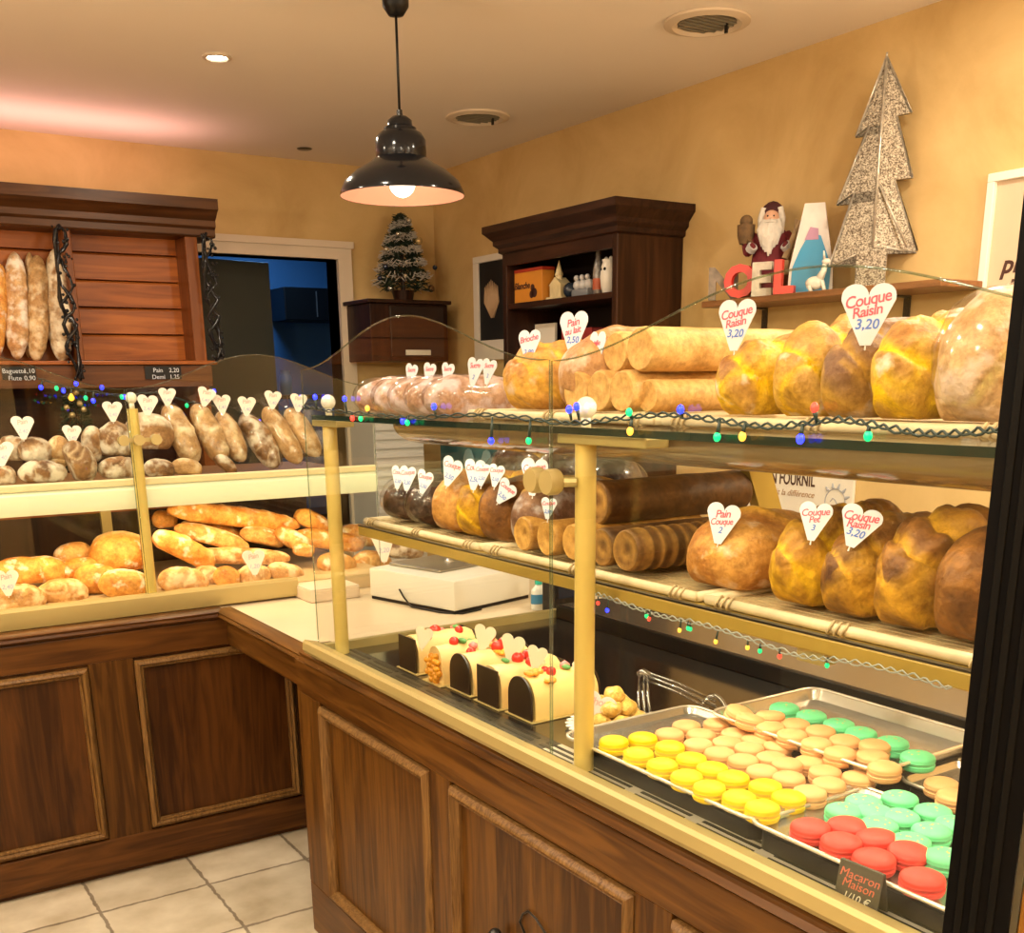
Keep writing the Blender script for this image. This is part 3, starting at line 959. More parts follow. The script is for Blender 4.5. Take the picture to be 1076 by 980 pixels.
# candle lantern / bottle and white owl
y = bkpt(624)
bt = thing('liqueur_bottle', 'slender glass bottle with round stopper and red label on the bookcase shelf', 'bottle', (2.60, y, SH))
bm = bmesh.new(); lathe(bm, [(0, SH), (.019, SH), (.020, SH + .01), (.020, SH + .09), (.014, SH + .12), (.010, SH + .135), (.010, SH + .165), (.0, SH + .165)], (2.6, y, 0), 20); P('glass_body', bm, mat('ribbed_bottle', (.32, .30, .28), .12, .2, .5, 60), bt, True, 40)
bm = bmesh.new(); lathe(bm, [(.0207, SH + .02), (.0207, SH + .06)], (2.6, y, 0), 20); P('label', bm, mat('rust_label', (.45, .09, .03), .5), bt, True)
bm = bmesh.new(); ball(bm, (2.6, y, SH + .182), .017, 12, 8); P('stopper', bm, mat('pale_glass', (.5, .5, .5), .1), bt, True)
y = bkpt(637)
ow = thing('owl_vase', 'white owl-shaped vase with dark eyes at the right end of the shelf', 'vase', (2.59, y, SH))
bm = bmesh.new()
lathe(bm, [(0, SH), (.020, SH), (.028, SH + .025), (.031, SH + .06), (.027, SH + .095), (.022, SH + .11), (.025, SH + .12), (0, SH + .115)], (2.59, y, 0), 20)
for d in (-.014, .014): ball(bm, (2.59, y + d, SH + .118), .009, 8, 6, 1.5)
P('body', bm, mat('white_ceramic', (.75, .72, .64), .3), ow, True, 60)
bm = bmesh.new()
for d in (-.012, .012): ball(bm, (2.565, y + d * .8, SH + .086), .006, 8, 6)
P('eyes', bm, M_black, ow, True)
# cards and cups on the shelf below
SH2 = 1.5005
def card(u0, u1, v1, X, col, nm, lab, cat='card', d=.012, rough=.6):
    a, b_ = at(u0, 340, X=X).y, at(u1, 340, X=X).y
    zt = at((u0 + u1) / 2, v1, X=X).z
    bm = bmesh.new(); box(bm, X, X + d, min(a, b_), max(a, b_), SH2, zt, .001)
    return tag(P(nm, bm, col, None), lab, cat, 'cards and books on the low bookcase shelf')
M_w2 = mat('cream_card', (.74, .70, .60), .6)
card(543, 560, 344, 2.70, mat('green_card', (.32, .30, .17), .6), 'greeting_card', 'olive card at the left end of the low bookcase shelf', 'card')
card(559, 583, 340, 2.66, M_w2, 'greeting_card', 'tall white card standing on the low bookcase shelf', 'card')
M_bkr = mat('red_book', (.30, .03, .025), .5)
for k, (u0, u1, v1) in enumerate(((590, 600, 347), (601, 611, 345), (612, 622, 344), (623, 633, 345))):
    card(u0, u1, v1, 2.64, M_bkr if k % 2 == 0 else mat('dark_red_book', (.16, .02, .018), .5), 'book', f'{["first", "second", "third", "fourth"][k]} dark red book from the left on the low bookcase shelf', 'book', .14)
bm = bmesh.new(); y = at(587, 350, X=2.6).y
lathe(bm, [(0, SH2), (.03, SH2), (.026, SH2 + .07), (.018, SH2 + .10), (.02, SH2 + .125), (0, SH2 + .13)], (2.6, y, 0), 14)
tag(P('figurine', bm, mat('maroon_ceramic', (.16, .03, .03), .5, 0, .3, 40), None, True), 'maroon and cream figurine beside the tall white card', 'figurine')
# white cup in front of picture
# black picture with a pale sheaf
pf = thing('picture_frame', 'white framed black picture of a pale wheat sheaf left of the bookcase', 'picture', (XW - .02, 4.45, 1.69))
a = at(502, 271, X=XW); 
PFY1, PFY0, PZ0, PZ1 = a.y, 4.02, 1.60, a.z
bm = bmesh.new()
box(bm, XW - .03, XW - .002, PFY0, PFY1, PZ1 - .03, PZ1, .003); box(bm, XW - .03, XW - .002, PFY0, PFY1, PZ0, PZ0 + .09, .003)
box(bm, XW - .03, XW - .002, PFY1 - .045, PFY1, PZ0 + .0901, PZ1 - .0301, .003); box(bm, XW - .03, XW - .002, PFY0, PFY0 + .045, PZ0 + .0901, PZ1 - .0301, .003)
P('frame', bm, mat('white_frame', (.72, .67, .58), .5), pf)
bm = bmesh.new(); box(bm, XW - .02, XW - .003, PFY0 + .03, PFY1 - .03, PZ0 + .03, PZ1 - .02); P('print', bm, mat('black_print', (.006, .006, .007), .5), pf)
bm = bmesh.new()
random.seed(9)
for k in range(9):
    t = (k - 4) / 4
    c0 = Vector((XW - .022, 4.47 + .01 * t, 1.79)); c1 = Vector((XW - .022, 4.48 + .055 * t, 1.93 + .03 * (1 - abs(t))))
    c2 = c1.lerp(c0, .5) + Vector((0, .022 * t, 0))
    tube(bm, [c0, c2, c1], [.003, .009, .002], 6)
P('printed_sheaf', bm, mat('wheat_ink', (.48, .32, .18), .6), pf, True)
# wall shelf with brackets
SX = 2.62
sy0, sy1 = at(989, 297, X=SX).y, at(737, 318, X=SX).y
SZ = 1.752
ws = thing('wall_shelf', 'brown wooden wall shelf on two dark metal brackets on the ochre wall', 'shelf', (2.72, (sy0 + sy1) / 2, SZ - .03))
bm = bmesh.new(); box(bm, SX, XW - .001, sy0, sy1, SZ - .020, SZ, .003); P('board', bm, wood('shelf_wood', (.16, .065, .022), (.27, .12, .045), 1, .4, 1), ws)
for u in (803, 952):
    y = at(u, 320, X=XW - .01).y
    bm = bmesh.new()
    box(bm, SX + .01, XW - .002, y - .011, y + .011, SZ - .026, SZ - .0205); box(bm, XW - .008, XW - .002, y - .011, y + .011, SZ - .17, SZ - .0265)
    
    P('bracket', bm, M_dark, ws)
# NOEL letters
LXP = SX + .017
M_lr = mat('red_lacquer', (.62, .035, .02), .35)
M_lw = mat('whitewashed', (.62, .56, .46), .6, 0, .3, 40)
for ch, u, m, col, rz in (('N', 760, mat('grey_wash', (.26, .21, .16), .6, 0, .4, 40), 'grey washed', 20), ('O', 778, M_lr, 'red', 0), ('E', 800, M_lw, 'cream', 6), ('L', 823, M_lr, 'red', 0)):
    y = at(u, 300, X=LXP).y
    bm = text_bm(ch, .132, .020, 0, .006)
    bmesh.ops.translate(bm, vec=(0, 0, .003), verts=bm.verts)
    zmin = min(v.co.z for v in bm.verts)
    bmesh.ops.translate(bm, vec=(0, 0, -zmin), verts=bm.verts)
    a = R(-68 + rz)
    on_frame(bm, (LXP, y, SZ + .0005), (math.cos(a), math.sin(a), 0), (0, 0, 1))
    o = P('decorative_letter', bm, m, None)
    tag(o, f'{col} wooden letter {ch} of the word standing on the wall shelf', 'letter', 'wooden letters on the wall shelf')

# ---------------- santa figurine
ps = at(808, 296, X=2.745)
sx_, sy_ = 2.745, ps.y
hS = (296 - 203) * mpp(ps)
sn = thing('santa_figurine', 'Santa figurine with long white beard and red robe standing on the wall shelf', 'figurine', (sx_, sy_, SZ), local=True, rz=R(-52))
k_ = hS / .30
def sp(name, fn, m, par=sn):
    bm = bmesh.new(); fn(bm)
    bmesh.ops.scale(bm, vec=(k_, k_, k_), verts=bm.verts)
    return P(name, bm, m, par, True, 60)
M_robe = mat('dark_red_robe', (.16, .012, .02), .8, 0, .3, 30)
M_fur = mat('white_fur', (.66, .62, .56), .9, 0, .15, 60, .5)
def body_(bm):
    lathe(bm, [(0, 0), (.062, 0), (.066, .02), (.058, .10), (.052, .16), (.054, .19), (.040, .215), (.024, .225), (.026, .235), (.034, .25), (.034, .27), (.022, .292), (0, .297)], (0, 0, 0), 24, 1.1, .85)
    for s_ in (-1, 1):
        tube(bm, [(s_ * .045, 0, .20), (s_ * .075, -.01, .165), (s_ * .07, -.045, .15), (s_ * .05, -.06, .165)], [.020, .022, .018, .012], 10)
sp('body', body_, M_robe)
def head_(bm):
    ball(bm, (0, -.022, .250), .026, 16, 12, 1.1); ball(bm, (0, -.049, .247), .005, 8, 6)
sp('face', head_, mat('skin_paint', (.62, .36, .24), .5))
def eyes_(bm):
    for s_ in (-1, 1): ball(bm, (s_ * .010, -.0465, .256), .0028, 8, 6)
sp('eyes', eyes_, M_black)
def beard_(bm):
    random.seed(4)
    for i in range(34):
        a = (i / 33 - .5) * 2.0
        r0 = .028
        p0 = Vector((r0 * math.sin(a), -.020 - r0 * math.cos(a) * .75, .243 - .006 * random.random()))
        L_ = .11 * (1 - .35 * abs(a)) * random.uniform(.8, 1)
        p1 = p0 + Vector((.012 * math.sin(a), -.02, -L_ * .5)); p2 = p0 + Vector((.004 * math.sin(a * 2), -.015, -L_))
        tube(bm, [p0, p1, p2], [.009, .011, .003], 6)
    for s_ in (-1, 1): tube(bm, [(0, -.052, .241), (s_ * .016, -.05, .238), (s_ * .026, -.042, .228)], [.006, .006, .002], 6)
    for s_ in (-1, 1): tube(bm, [(s_ * .026, -.02, .285), (s_ * .034, -.018, .25), (s_ * .036, -.02, .20)], [.010, .012, .006], 8)
sp('beard', beard_, M_fur)
def hood_(bm):
    lathe(bm, [(.036, .262), (.039, .275), (.030, .292), (.016, .303), (0, .308)], (0, .004, 0), 20)
sp('hood', hood_, mat('black_red_hood', (.05, .008, .01), .8))
def trim_(bm):
    tube(bm, [(.068 * math.cos(2 * PI * i / 24) * 1.08, .068 * math.sin(2 * PI * i / 24) * .86, .016) for i in range(24)], .013, 8, True)
    for s_ in (-1, 1): tube(bm, [(s_ * .062, -.05, .152), (s_ * .052, -.060, .164)], .018, 10)
sp('fur_trim', trim_, mat('grey_fur', (.48, .46, .45), .9, 0, .2, 60, .5))
def basket_(bm):
    lathe(bm, [(0, .175), (.020, .175), (.028, .20), (.030, .235), (.024, .236), (.02, .2), (0, .19)], (-.082, -.02, 0), 14)
    ball(bm, (-.082, -.02, .245), .022, 10, 8)
    tube(bm, [(-.055, -.05, .17), (-.075, -.035, .19)], .007, 6)
sp('basket', basket_, mat('basket_brown', (.16, .09, .035), .8, 0, .4, 50))
def staff_(bm):
    tube(bm, [(.075, -.055, .10), (.082, -.05, .24)], .004, 6); box(bm, .03, .07, -.075, -.055, .07, .115, .004)
    tube(bm, [(.055, -.06, .12), (.095, -.05, .235)], [.012, .008], 8)
sp('toy_sack', staff_, mat('tan_cloth', (.45, .32, .18), .8, 0, .3, 40))
# ---------------- painted trapezoid ornament
pg = at(852, 292, X=2.72)
sg_ = mpp(pg)
tp = thing('painted_ornament', 'white tapered ornament with a blue painted tree beside the Santa', 'ornament', (2.72, pg.y, SZ), local=True, rz=R(-52))
hh = 88 * sg_
def trap(bm, wb, wt, h, y0, y1, bev=0):
    extr(bm, [(-wb, 0), (wb, 0), (wb * .95, h * .3), (wt * 1.25, h * .85), (wt, h), (-wt, h), (-wt * 1.25, h * .85), (-wb * .95, h * .3)], 1, y0, y1)
bm = bmesh.new(); trap(bm, 23 * sg_, 10 * sg_, hh, -.02, .02); P('panel', bm, mat('snowy_paint', (.70, .64, .60), .6, 0, .12, 25), tp)
bm = bmesh.new(); extr(bm, [(-20 * sg_, .004), (19 * sg_, .004), (20 * sg_, hh * .3), (8 * sg_, hh * .64), (-3 * sg_, hh * .68), (-12 * sg_, hh * .5), (-19 * sg_, hh * .3)], 1, -.0225, -.0202); P('painted_tree', bm, mat('blue_paint', (.03, .26, .48), .5, 0, .0, 18, alt=(.05, .27, .46)), tp)
bm = bmesh.new(); extr(bm, [(-8 * sg_, hh * .60), (6 * sg_, hh * .60), (5 * sg_, hh * .72), (-3 * sg_, hh * .74)], 1, -.024, -.0226); P('painted_bow', bm, mat('mauve_paint', (.42, .22, .34), .6), tp)
bm = bmesh.new(); box(bm, -20 * sg_, 22 * sg_, -.03, .025, 0, .006, .001); P('foot', bm, mat('snowy_paint', (.7, .64, .6), .6), tp)
# ---------------- little white reindeer
pr = at(858, 299, X=SX + .03)
rd = thing('reindeer_ornament', 'small white reindeer ornament sitting in front of the blue painted tree', 'ornament', (SX + .04, pr.y, SZ), local=True, rz=R(-52))
bm = bmesh.new()
ball(bm, (-.012, 0, .025), .022, 12, 8, .9, 1.3, .8)
tube(bm, [(.0, 0, .035), (.012, 0, .06), (.014, 0, .078)], [.013, .009, .008], 8)
ball(bm, (.019, -.004, .085), .011, 10, 8, .8, 1.3, .8)
for s_ in (-1, 1):
    tube(bm, [(.012, s_ * .005, .092), (.009, s_ * .012, .115)], [.004, .002], 6)
    tube(bm, [(.008, s_ * .01, .03), (.018, s_ * .012, .0)], [.007, .005], 6)
    tube(bm, [(-.03, s_ * .012, .015), (-.02, s_ * .018, .0)], [.007, .005], 6)
P('body', bm, mat('chalk_white', (.74, .70, .62), .6, 0, .15, 40), rd, True)
# ---------------- silver wire christmas tree
pt = at(914, 294, X=2.74)
st_ = mpp(pt) * .895
def glitter():
    m, nt, b = new_mat('silver_wire_mesh')
    L = nt.links.new
    tc = nt.nodes.new('ShaderNodeTexCoord')
    vo = nt.nodes.new('ShaderNodeTexVoronoi'); vo.inputs['Scale'].default_value = 330
    L(tc.outputs['Object'], vo.inputs['Vector'])
    r = nt.nodes.new('ShaderNodeValToRGB')
    r.color_ramp.elements[0].color = (.085, .060, .036, 1); r.color_ramp.elements[0].position = .32
    r.color_ramp.elements[1].color = (.52, .46, .36, 1); r.color_ramp.elements[1].position = .82
    n = nt.nodes.new('ShaderNodeTexNoise'); n.inputs['Scale'].default_value = 70; n.inputs['Detail'].default_value = 4
    L(tc.outputs['Object'], n.inputs['Vector'])
    mx = nt.nodes.new('ShaderNodeMath'); mx.operation = 'ADD'
    sp_ = nt.nodes.new('ShaderNodeSeparateColor'); L(vo.outputs['Color'], sp_.inputs[0])
    h = nt.nodes.new('ShaderNodeMath'); h.operation = 'MULTIPLY'; h.inputs[1].default_value = .55
    L(sp_.outputs[0], h.inputs[0])
    h2 = nt.nodes.new('ShaderNodeMath'); h2.operation = 'MULTIPLY'; h2.inputs[1].default_value = .5
    L(n.outputs['Fac'], h2.inputs[0])
    L(h.outputs[0], mx.inputs[0]); L(h2.outputs[0], mx.inputs[1])
    L(mx.outputs[0], r.inputs[0]); L(r.outputs[0], b.inputs['Base Color'])
    b.inputs['Metallic'].default_value = .35; b.inputs['Roughness'].default_value = .4
    bp = nt.nodes.new('ShaderNodeBump'); bp.inputs['Strength'].default_value = .6; bp.inputs['Distance'].default_value = .003
    L(sp_.outputs[1], bp.inputs['Height']); L(bp.outputs[0], b.inputs['Normal'])
    return m
M_gl = glitter()
tr = thing('glitter_tree', 'large silver glitter wire Christmas tree on the wall shelf', 'Christmas tree', (2.74, pt.y, SZ), local=True, rz=R(-50))
def zt(v): return (295 - v) * st_
LT = [(0, 54), (-24, 131), (-12, 122), (-38, 201), (-22, 190), (-42, 268), (-8, 254)]
RTS = [(0, 54), (28, 110), (14, 113), (34, 177), (17, 179), (46, 257), (14, 250)]
def leaf(side, sgn):
    """one folded half of the tree: a thick panel that goes back from the middle ridge"""
    bm = bmesh.new()
    fr, bk = [], []
    for du, v in side:
        x = du * st_ * 1.12; z = zt(v)
        y = -.03 + abs(x) * .35
        fr.append(bm.verts.new((x, y, z))); bk.append(bm.verts.new((x, y + .016, z)))
    rz = [(0, v) for _, v in side]
    fm = [bm.verts.new((0, -.03, zt(v) if i else zt(54))) for i, (_, v) in enumerate(rz)]
    bmk = [bm.verts.new((0, -.014, zt(v) if i else zt(54))) for i, (_, v) in enumerate(rz)]
    n = len(side)
    for i in range(n - 1):
        for A, M in ((fr, fm), (bk, bmk)):
            q = [A[i], A[i + 1], M[i + 1], M[i]]
            try: bm.faces.new(q)
            except ValueError: pass
        bm.faces.new((fr[i], fr[i + 1], bk[i + 1], bk[i]))
    bm.faces.new((fr[-1], fm[-1], bmk[-1], bk[-1]))
    bmesh.ops.remove_doubles(bm, verts=bm.verts, dist=1e-5)
    return bm
P('left_face', leaf(LT, -1), M_gl, tr)
P('right_face', leaf(RTS, 1), M_gl, tr)
bm = bmesh.new(); box(bm, -17 * st_, 17 * st_, -.03, .03, 0, zt(252), .003); P('trunk', bm, M_gl, tr)
bm = bmesh.new()
ol = [(x * st_ * 1.12, -.032 + abs(x * st_ * 1.12) * .35, zt(v)) for x, v in LT]; tube(bm, ol, .0035, 6)
ol = [(x * st_ * 1.12, -.032 + abs(x * st_ * 1.12) * .35, zt(v)) for x, v in RTS]; tube(bm, ol, .0035, 6)
tube(bm, [(0, -.033, zt(54)), (0, -.033, zt(250))], .004, 6); tube(bm, [(0, -.034, zt(180)), (38 * st_, -.026, zt(252))], .003, 6)
tube(bm, [(0, -.03, zt(54)), (0, -.03, zt(50))], .003, 6)
P('wire_outline', bm, mat('silver_wire', (.70, .66, .58), .3, .6, .4, 80), tr, True)
# ---------------- poster
po = thing('wall_poster', 'white framed beige poster with dark italic words at the right edge', 'poster', (XW - .02, 1.7, 1.55))
PY1 = at(1043, 200, X=XW).y; PZ = at(1043, 184, X=XW).z
bm = bmesh.new()
for q in ((PY1 - .022, PY1, 1.3221, PZ - .0221), (1.10, 1.122, 1.3221, PZ - .0221), (1.10, PY1, PZ - .022, PZ), (1.10, PY1, 1.30, 1.322)): box(bm, XW - .028, XW - .001, *q, .002)
P('frame', bm, mat('white_frame', (.72, .67, .58), .5), po)
bm = bmesh.new(); box(bm, XW - .014, XW - .003, 1.12, PY1 - .02, 1.32, PZ - .02); P('print', bm, mat('beige_print', (.58, .44, .30), .6, 0, .1, 5), po)
for tx, v in (('pro', 286), ('re', 306)):
    q = at(1061, v, X=XW - .016)
    bm = text_bm(tx, .066, .001, .25, .0018); on_frame(bm, (XW - .0145, q.y - .02, q.z), (0, -1, 0), (0, 0, 1)); P('writing', bm, mat('brown_ink', (.05, .015, .008), .6), po)
# ---------------- shop sign low on the right wall
a, b_ = at(775, 497, X=XW), at(897, 545, X=XW)
ss = thing('shop_sign', 'white sign reading N FOURNIL on the wall behind the loaves', 'sign', (XW - .01, (a.y + b_.y) / 2, b_.z))
bm = bmesh.new(); box(bm, XW - .012, XW - .001, b_.y, a.y, b_.z, a.z + .02, .002); P('board', bm, mat('sign_white', (.74, .70, .63), .5), ss)
q0, q1 = at(812, 512, X=XW), at(858, 518, X=XW)
bm = text_bm('N FOURNIL', .060, .001, 0, .0012); wdt = max(v.co.x for v in bm.verts) - min(v.co.x for v in bm.verts); bmesh.ops.scale(bm, vec=(abs(q0.y - q1.y) / wdt, 1, 1), verts=bm.verts)
on_frame(bm, (XW - .0127, (q0.y + q1.y) / 2, q1.z + .022), (0, -1, 0), (0, 0, 1)); P('writing', bm, mat('brown_ink', (.05, .015, .008), .6), ss)
bm = text_bm('Fait la différence', .030, .001, .3); on_frame(bm, (XW - .0127, (q0.y + q1.y) / 2 + .0, q1.z - .016), (0, -1, 0), (0, 0, 1)); P('writing', bm, mat('tan_ink', (.35, .20, .10), .6), ss)
q = at(880, 527, X=XW)
bm = bmesh.new()
tube(bm, [(XW - .0125, q.y + .042 * math.cos(2 * PI * i / 28), q.z + .042 * math.sin(2 * PI * i / 28)) for i in range(28)], .0018, 6, True)
for i in range(5):
    aa = R(20 + 28 * i); tube(bm, [(XW - .0125, q.y - .046 * math.cos(aa), q.z + .046 * math.sin(aa)), (XW - .0125, q.y - .062 * math.cos(aa), q.z + .062 * math.sin(aa))], [.006, .002], 6)
tube(bm, [(XW - .0125, q.y + .02 - .01 * i, q.z + .012 * math.sin(i * 1.3)) for i in range(5)], .0018, 6)
P('emblem', bm, mat('grey_ink', (.32, .34, .40), .6), ss)
# ---------------- teal picture and striped cupboard low in the corner
a, b_ = at(466, 468, X=XW), at(541, 503, X=XW)
tlp = thing('teal_picture', 'teal blue picture low on the wall behind the wrapped loaves', 'picture', (XW - .01, (a.y + b_.y) / 2, b_.z))
ty1 = min(a.y, YB - .03)
bm = bmesh.new(); box(bm, XW - .02, XW - .001, b_.y, ty1, b_.z - .05, a.z + .02, .002); P('panel', bm, mat('teal_print', (.015, .12, .15), .4, 0, 0, 6, alt=(.05, .28, .32)), tlp)
bm = bmesh.new()
for f in (.3, .55):
    yy = b_.y + (ty1 - b_.y) * f
    lathe(bm, [(0, 0), (.05, 0), (.055, .05), (.03, .09), (0, .1)], (XW - .03, yy, b_.z + .03), 14, .12, 1)
P('printed_shapes', bm, mat('pale_teal', (.25, .45, .48), .5), tlp, True)
wx0, wx1 = at(393, 450, Y=YB - .3).x, at(446, 450, Y=YB - .3).x
wc = thing('striped_cupboard', 'pale low cupboard with raised bars imitating reflections in the back corner', 'cupboard', ((wx0 + wx1) / 2, YB - .15, 0))
bm = bmesh.new(); box(bm, wx0, wx1, YB - .29, YB - .002, 0, 1.33, .004); P('body', bm, mat('pale_cupboard', (.62, .60, .56), .5), wc)
bm = bmesh.new()
for i in range(16): box(bm, wx0 + .01, wx1 - .01, YB - .30, YB - .2905, .62 + i * .044, .645 + i * .044)  # pale bars model the striped reflections as solid shape
P('reflection_bars', bm, mat('reflection_white', (.75, .73, .70), .4), wc)
bm = bmesh.new(); q = at(398, 425, Y=YB - .2); box(bm, q.x - .05, q.x + .06, YB - .26, YB - .14, 1.331, 1.43, .004)
tag(P('meter_box', bm, mat('grey_box', (.20, .19, .17), .5), None), 'small grey box standing on the striped cupboard in the corner', 'box')

# ---------------- corner cabinet with the little tree
CYF = 4.75
q0, q1 = at(386, 315, Y=CYF).x, at(472, 315, Y=CYF).x
cc = thing('corner_cabinet', 'dark brown wall cabinet in the corner carrying a tinsel tree', 'cabinet', ((q0 + q1) / 2, 4.9, 1.6))
bm = bmesh.new(); box(bm, q0 + .02, q1 - .0, CYF + .02, YB - .002, 1.60, 1.862, .003); P('body', bm, M_walnut, cc)
bm = bmesh.new(); box(bm, q0 - .0, q1 + .01, CYF - .005, YB - .002, 1.863, 1.88, .003); P('top_board', bm, M_walnuty, cc)
bm = bmesh.new(); box(bm, q0 + .12, q1 - .03, CYF + .008, CYF + .0195, 1.62, 1.85, .002); P('door', bm, mat('dark_door', (.022, .012, .008), .3), cc)
bm = bmesh.new(); box(bm, at(427, 370, Y=CYF).x, at(453, 370, Y=CYF).x, CYF + .002, CYF + .0075, 1.628, 1.652); P('white_label', bm, M_w2, cc)
tx = at(424, 315, Y=4.88).x
ct = thing('tinsel_tree', 'small dark green Christmas tree with silver tinsel on the corner cabinet', 'Christmas tree', (tx, 4.88, 1.8805))
random.seed(11)
tip = at(421, 224, Y=4.88).z
Ht = tip - 1.88
bm = bmesh.new(); lathe(bm, [(0, 1.8805), (.045, 1.8805), (.055, 1.93), (0, 1.93)], (tx, 4.88, 0), 16); P('pot', bm, M_walnut, ct, True, 40)
bm = bmesh.new(); tube(bm, [(tx, 4.88, 1.92), (tx, 4.88, tip)], [.012, .004], 8); P('trunk', bm, M_walnut, ct)
def spray(n, rmax, r0, m, name, L_):
    bm = bmesh.new()
    for i in range(n):
        t = random.random() ** .8
        z = 1.93 + (Ht - .06) * t
        rr = rmax * (1 - t) ** .75 * random.uniform(.35, 1) + .012
        a = random.uniform(0, 2 * PI)
        if name == 'tinsel': t = (int(t * 4.999) + random.uniform(.0, .5) + a / (2 * PI)) / 5.6; z = 1.93 + (Ht - .06) * t; rr = rmax * (1 - min(t, 1)) ** .75 * random.uniform(.8, 1.02) + .012
        p = Vector((tx + rr * math.cos(a), 4.88 + rr * math.sin(a) * .85, z))
        d = Vector((math.cos(a + random.uniform(-1, 1)), math.sin(a + random.uniform(-1, 1)), random.uniform(-.7, .5))).normalized() * L_ * random.uniform(.5, 1)
        if p.y + d.y > YB - .02: continue
        tube(bm, [p - d * .5, p + d * .5], [r0, r0 * .4], 4)
    return P(name, bm, m, ct)
M_need = mat('dark_needles', (.012, .028, .014), .6)
f1 = spray(1500, .135, .0032, M_need, 'needles', .05); f1['kind'] = 'stuff'
f2 = spray(1100, .148, .0026, mat('silver_tinsel', (.62, .59, .54), .4, .3), 'tinsel', .045); f2['kind'] = 'stuff'
f2['label'] = 'silver tinsel strands'
for i, (u, v, m, r) in enumerate(((440, 253, 'g', .018), (430, 232, 's', .012), (406, 262, 's', .012), (405, 280, 'b', .013), (457, 281, 'b', .012), (453, 303, 'r', .017), (441, 299, 's', .012), (410, 303, 's', .012), (426, 290, 's', .011), (399, 292, 'b', .012), (418, 246, 's', .010), (438, 275, 's', .011))):
    q = at(u, v, Y=4.88 - .10 * max(.3, 1 - abs(u - 424) / 40))
    bm = bmesh.new(); ball(bm, q, r, 12, 8)
    P('bauble', bm, {'g': mat('gold_bauble', (.55, .42, .2), .2, .5), 's': mat('silver_bauble', (.6, .58, .52), .15, .8), 'b': mat('blue_bauble', (.03, .04, .07), .15, .4), 'r': mat('bronze_bauble', (.20, .11, .05), .15, .6)}[m], ct, True)

# ------------------------------------------------------------------ black upright at the near end of the case
jb = thing('black_upright', 'black grooved metal upright at the right edge in front of the case', 'upright', (.96, .585, 0), local=True, rz=R(0))
ray1 = at(1030, 630, X=.93)
jx, jy = .9239, .5971
dirp = Vector((jx, jy)).normalized(); perp = Vector((dirp.y, -dirp.x))
jb.location = (jx, jy, 0)
jb.rotation_euler = (0, 0, math.atan2(perp.y, perp.x))
bm = bmesh.new()
extr(bm, [(0, 0), (.062, 0), (.062, .03), (0, .03)], 2, 0, 2.42)
P('profile', bm, mat('matt_black', (.0025, .0025, .003), .5, spec=.08), jb)
bm = bmesh.new()
for x in (.010, .024, .040): box(bm, x, x + .007, -.004, -.0002, .0, 2.42, .001)
P('ribs', bm, mat('black_rib', (.004, .004, .004), .5, spec=.1), jb)
bm = bmesh.new(); box(bm, .063, .0695, .004, .024, 0, 2.42); P('rubber_seal', bm, mat('smoky_seal', (.07, .06, .035), .2), jb)
wp = thing('wood_panel', 'brown wooden side panel right of the black upright', 'panel', (jx, jy, 0), local=True, rz=jb.rotation_euler.z)
bm = bmesh.new(); box(bm, .071, .40, .002, .03, 0, 2.40, .002); P('board', bm, wood('amber_wood', (.20, .085, .012), (.27, .12, .02), 2, .4, .6), wp)
bm = bmesh.new(); box(bm, .071, .40, -.004, .0015, 0, .10, .002); P('kick_board', bm, M_walnut, wp)

# ------------------------------------------------------------------ breads
B_gold = crust('crust_golden', (.50, .20, .045), (.72, .40, .13), (.82, .60, .28), flour=.25)
B_orange = crust('crust_orange', (.52, .17, .022), (.80, .42, .10), (.88, .66, .32), flour=.1)
B_flour = crust('crust_floury', (.40, .17, .05), (.64, .36, .13), (.78, .56, .30), flour=.6, flourcol=(.74, .54, .32))
B_rye = crust('crust_rye', (.14, .065, .025), (.34, .18, .075), (.55, .40, .24), flour=.75, flourcol=(.62, .55, .43))
B_pale = crust('crust_pale_baguette', (.40, .22, .085), (.60, .38, .17), (.70, .52, .28), flour=.45, flourcol=(.68, .54, .34))
B_bri = crust('crust_brioche', (.40, .15, .03), (.66, .34, .085), (.82, .46, .06), flour=.2, flourcol=(.70, .50, .34))
B_briy = crust('crust_yellow_brioche', (.34, .135, .03), (.66, .38, .13), (.92, .60, .008), flour=.1)
B_brid = crust('crust_dark_brioche', (.12, .05, .03), (.30, .16, .09), (.62, .36, .06), flour=.3, flourcol=(.42, .36, .34))
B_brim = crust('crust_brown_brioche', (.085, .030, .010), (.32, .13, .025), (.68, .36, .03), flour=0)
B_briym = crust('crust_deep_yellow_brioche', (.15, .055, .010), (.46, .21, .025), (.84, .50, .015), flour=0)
B_logm = crust('crust_orange_tin_loaf', (.36, .16, .03), (.56, .30, .07), (.66, .38, .10), flour=0, bump=.25)
B_log = crust('crust_tin_loaf', (.55, .30, .085), (.74, .46, .17), (.62, .36, .11), flour=.0, rough=.55, bump=.25)
B_logd = crust('crust_dark_tin_loaf', (.055, .021, .007), (.17, .072, .018), (.46, .25, .06), flour=0, bump=.25)
B_choc = crust('crust_chocolate', (.020, .009, .006), (.075, .032, .018), (.12, .06, .03), flour=.2, flourcol=(.20, .13, .09), rough=.35)
B_sug = crust('crust_sugared', (.40, .20, .12), (.60, .36, .24), (.7, .5, .4), flour=.55, flourcol=(.66, .52, .52), rough=.3)
B_end = mat('cut_crumb', (.50, .25, .07), .6, 0, .35, 40, .3)


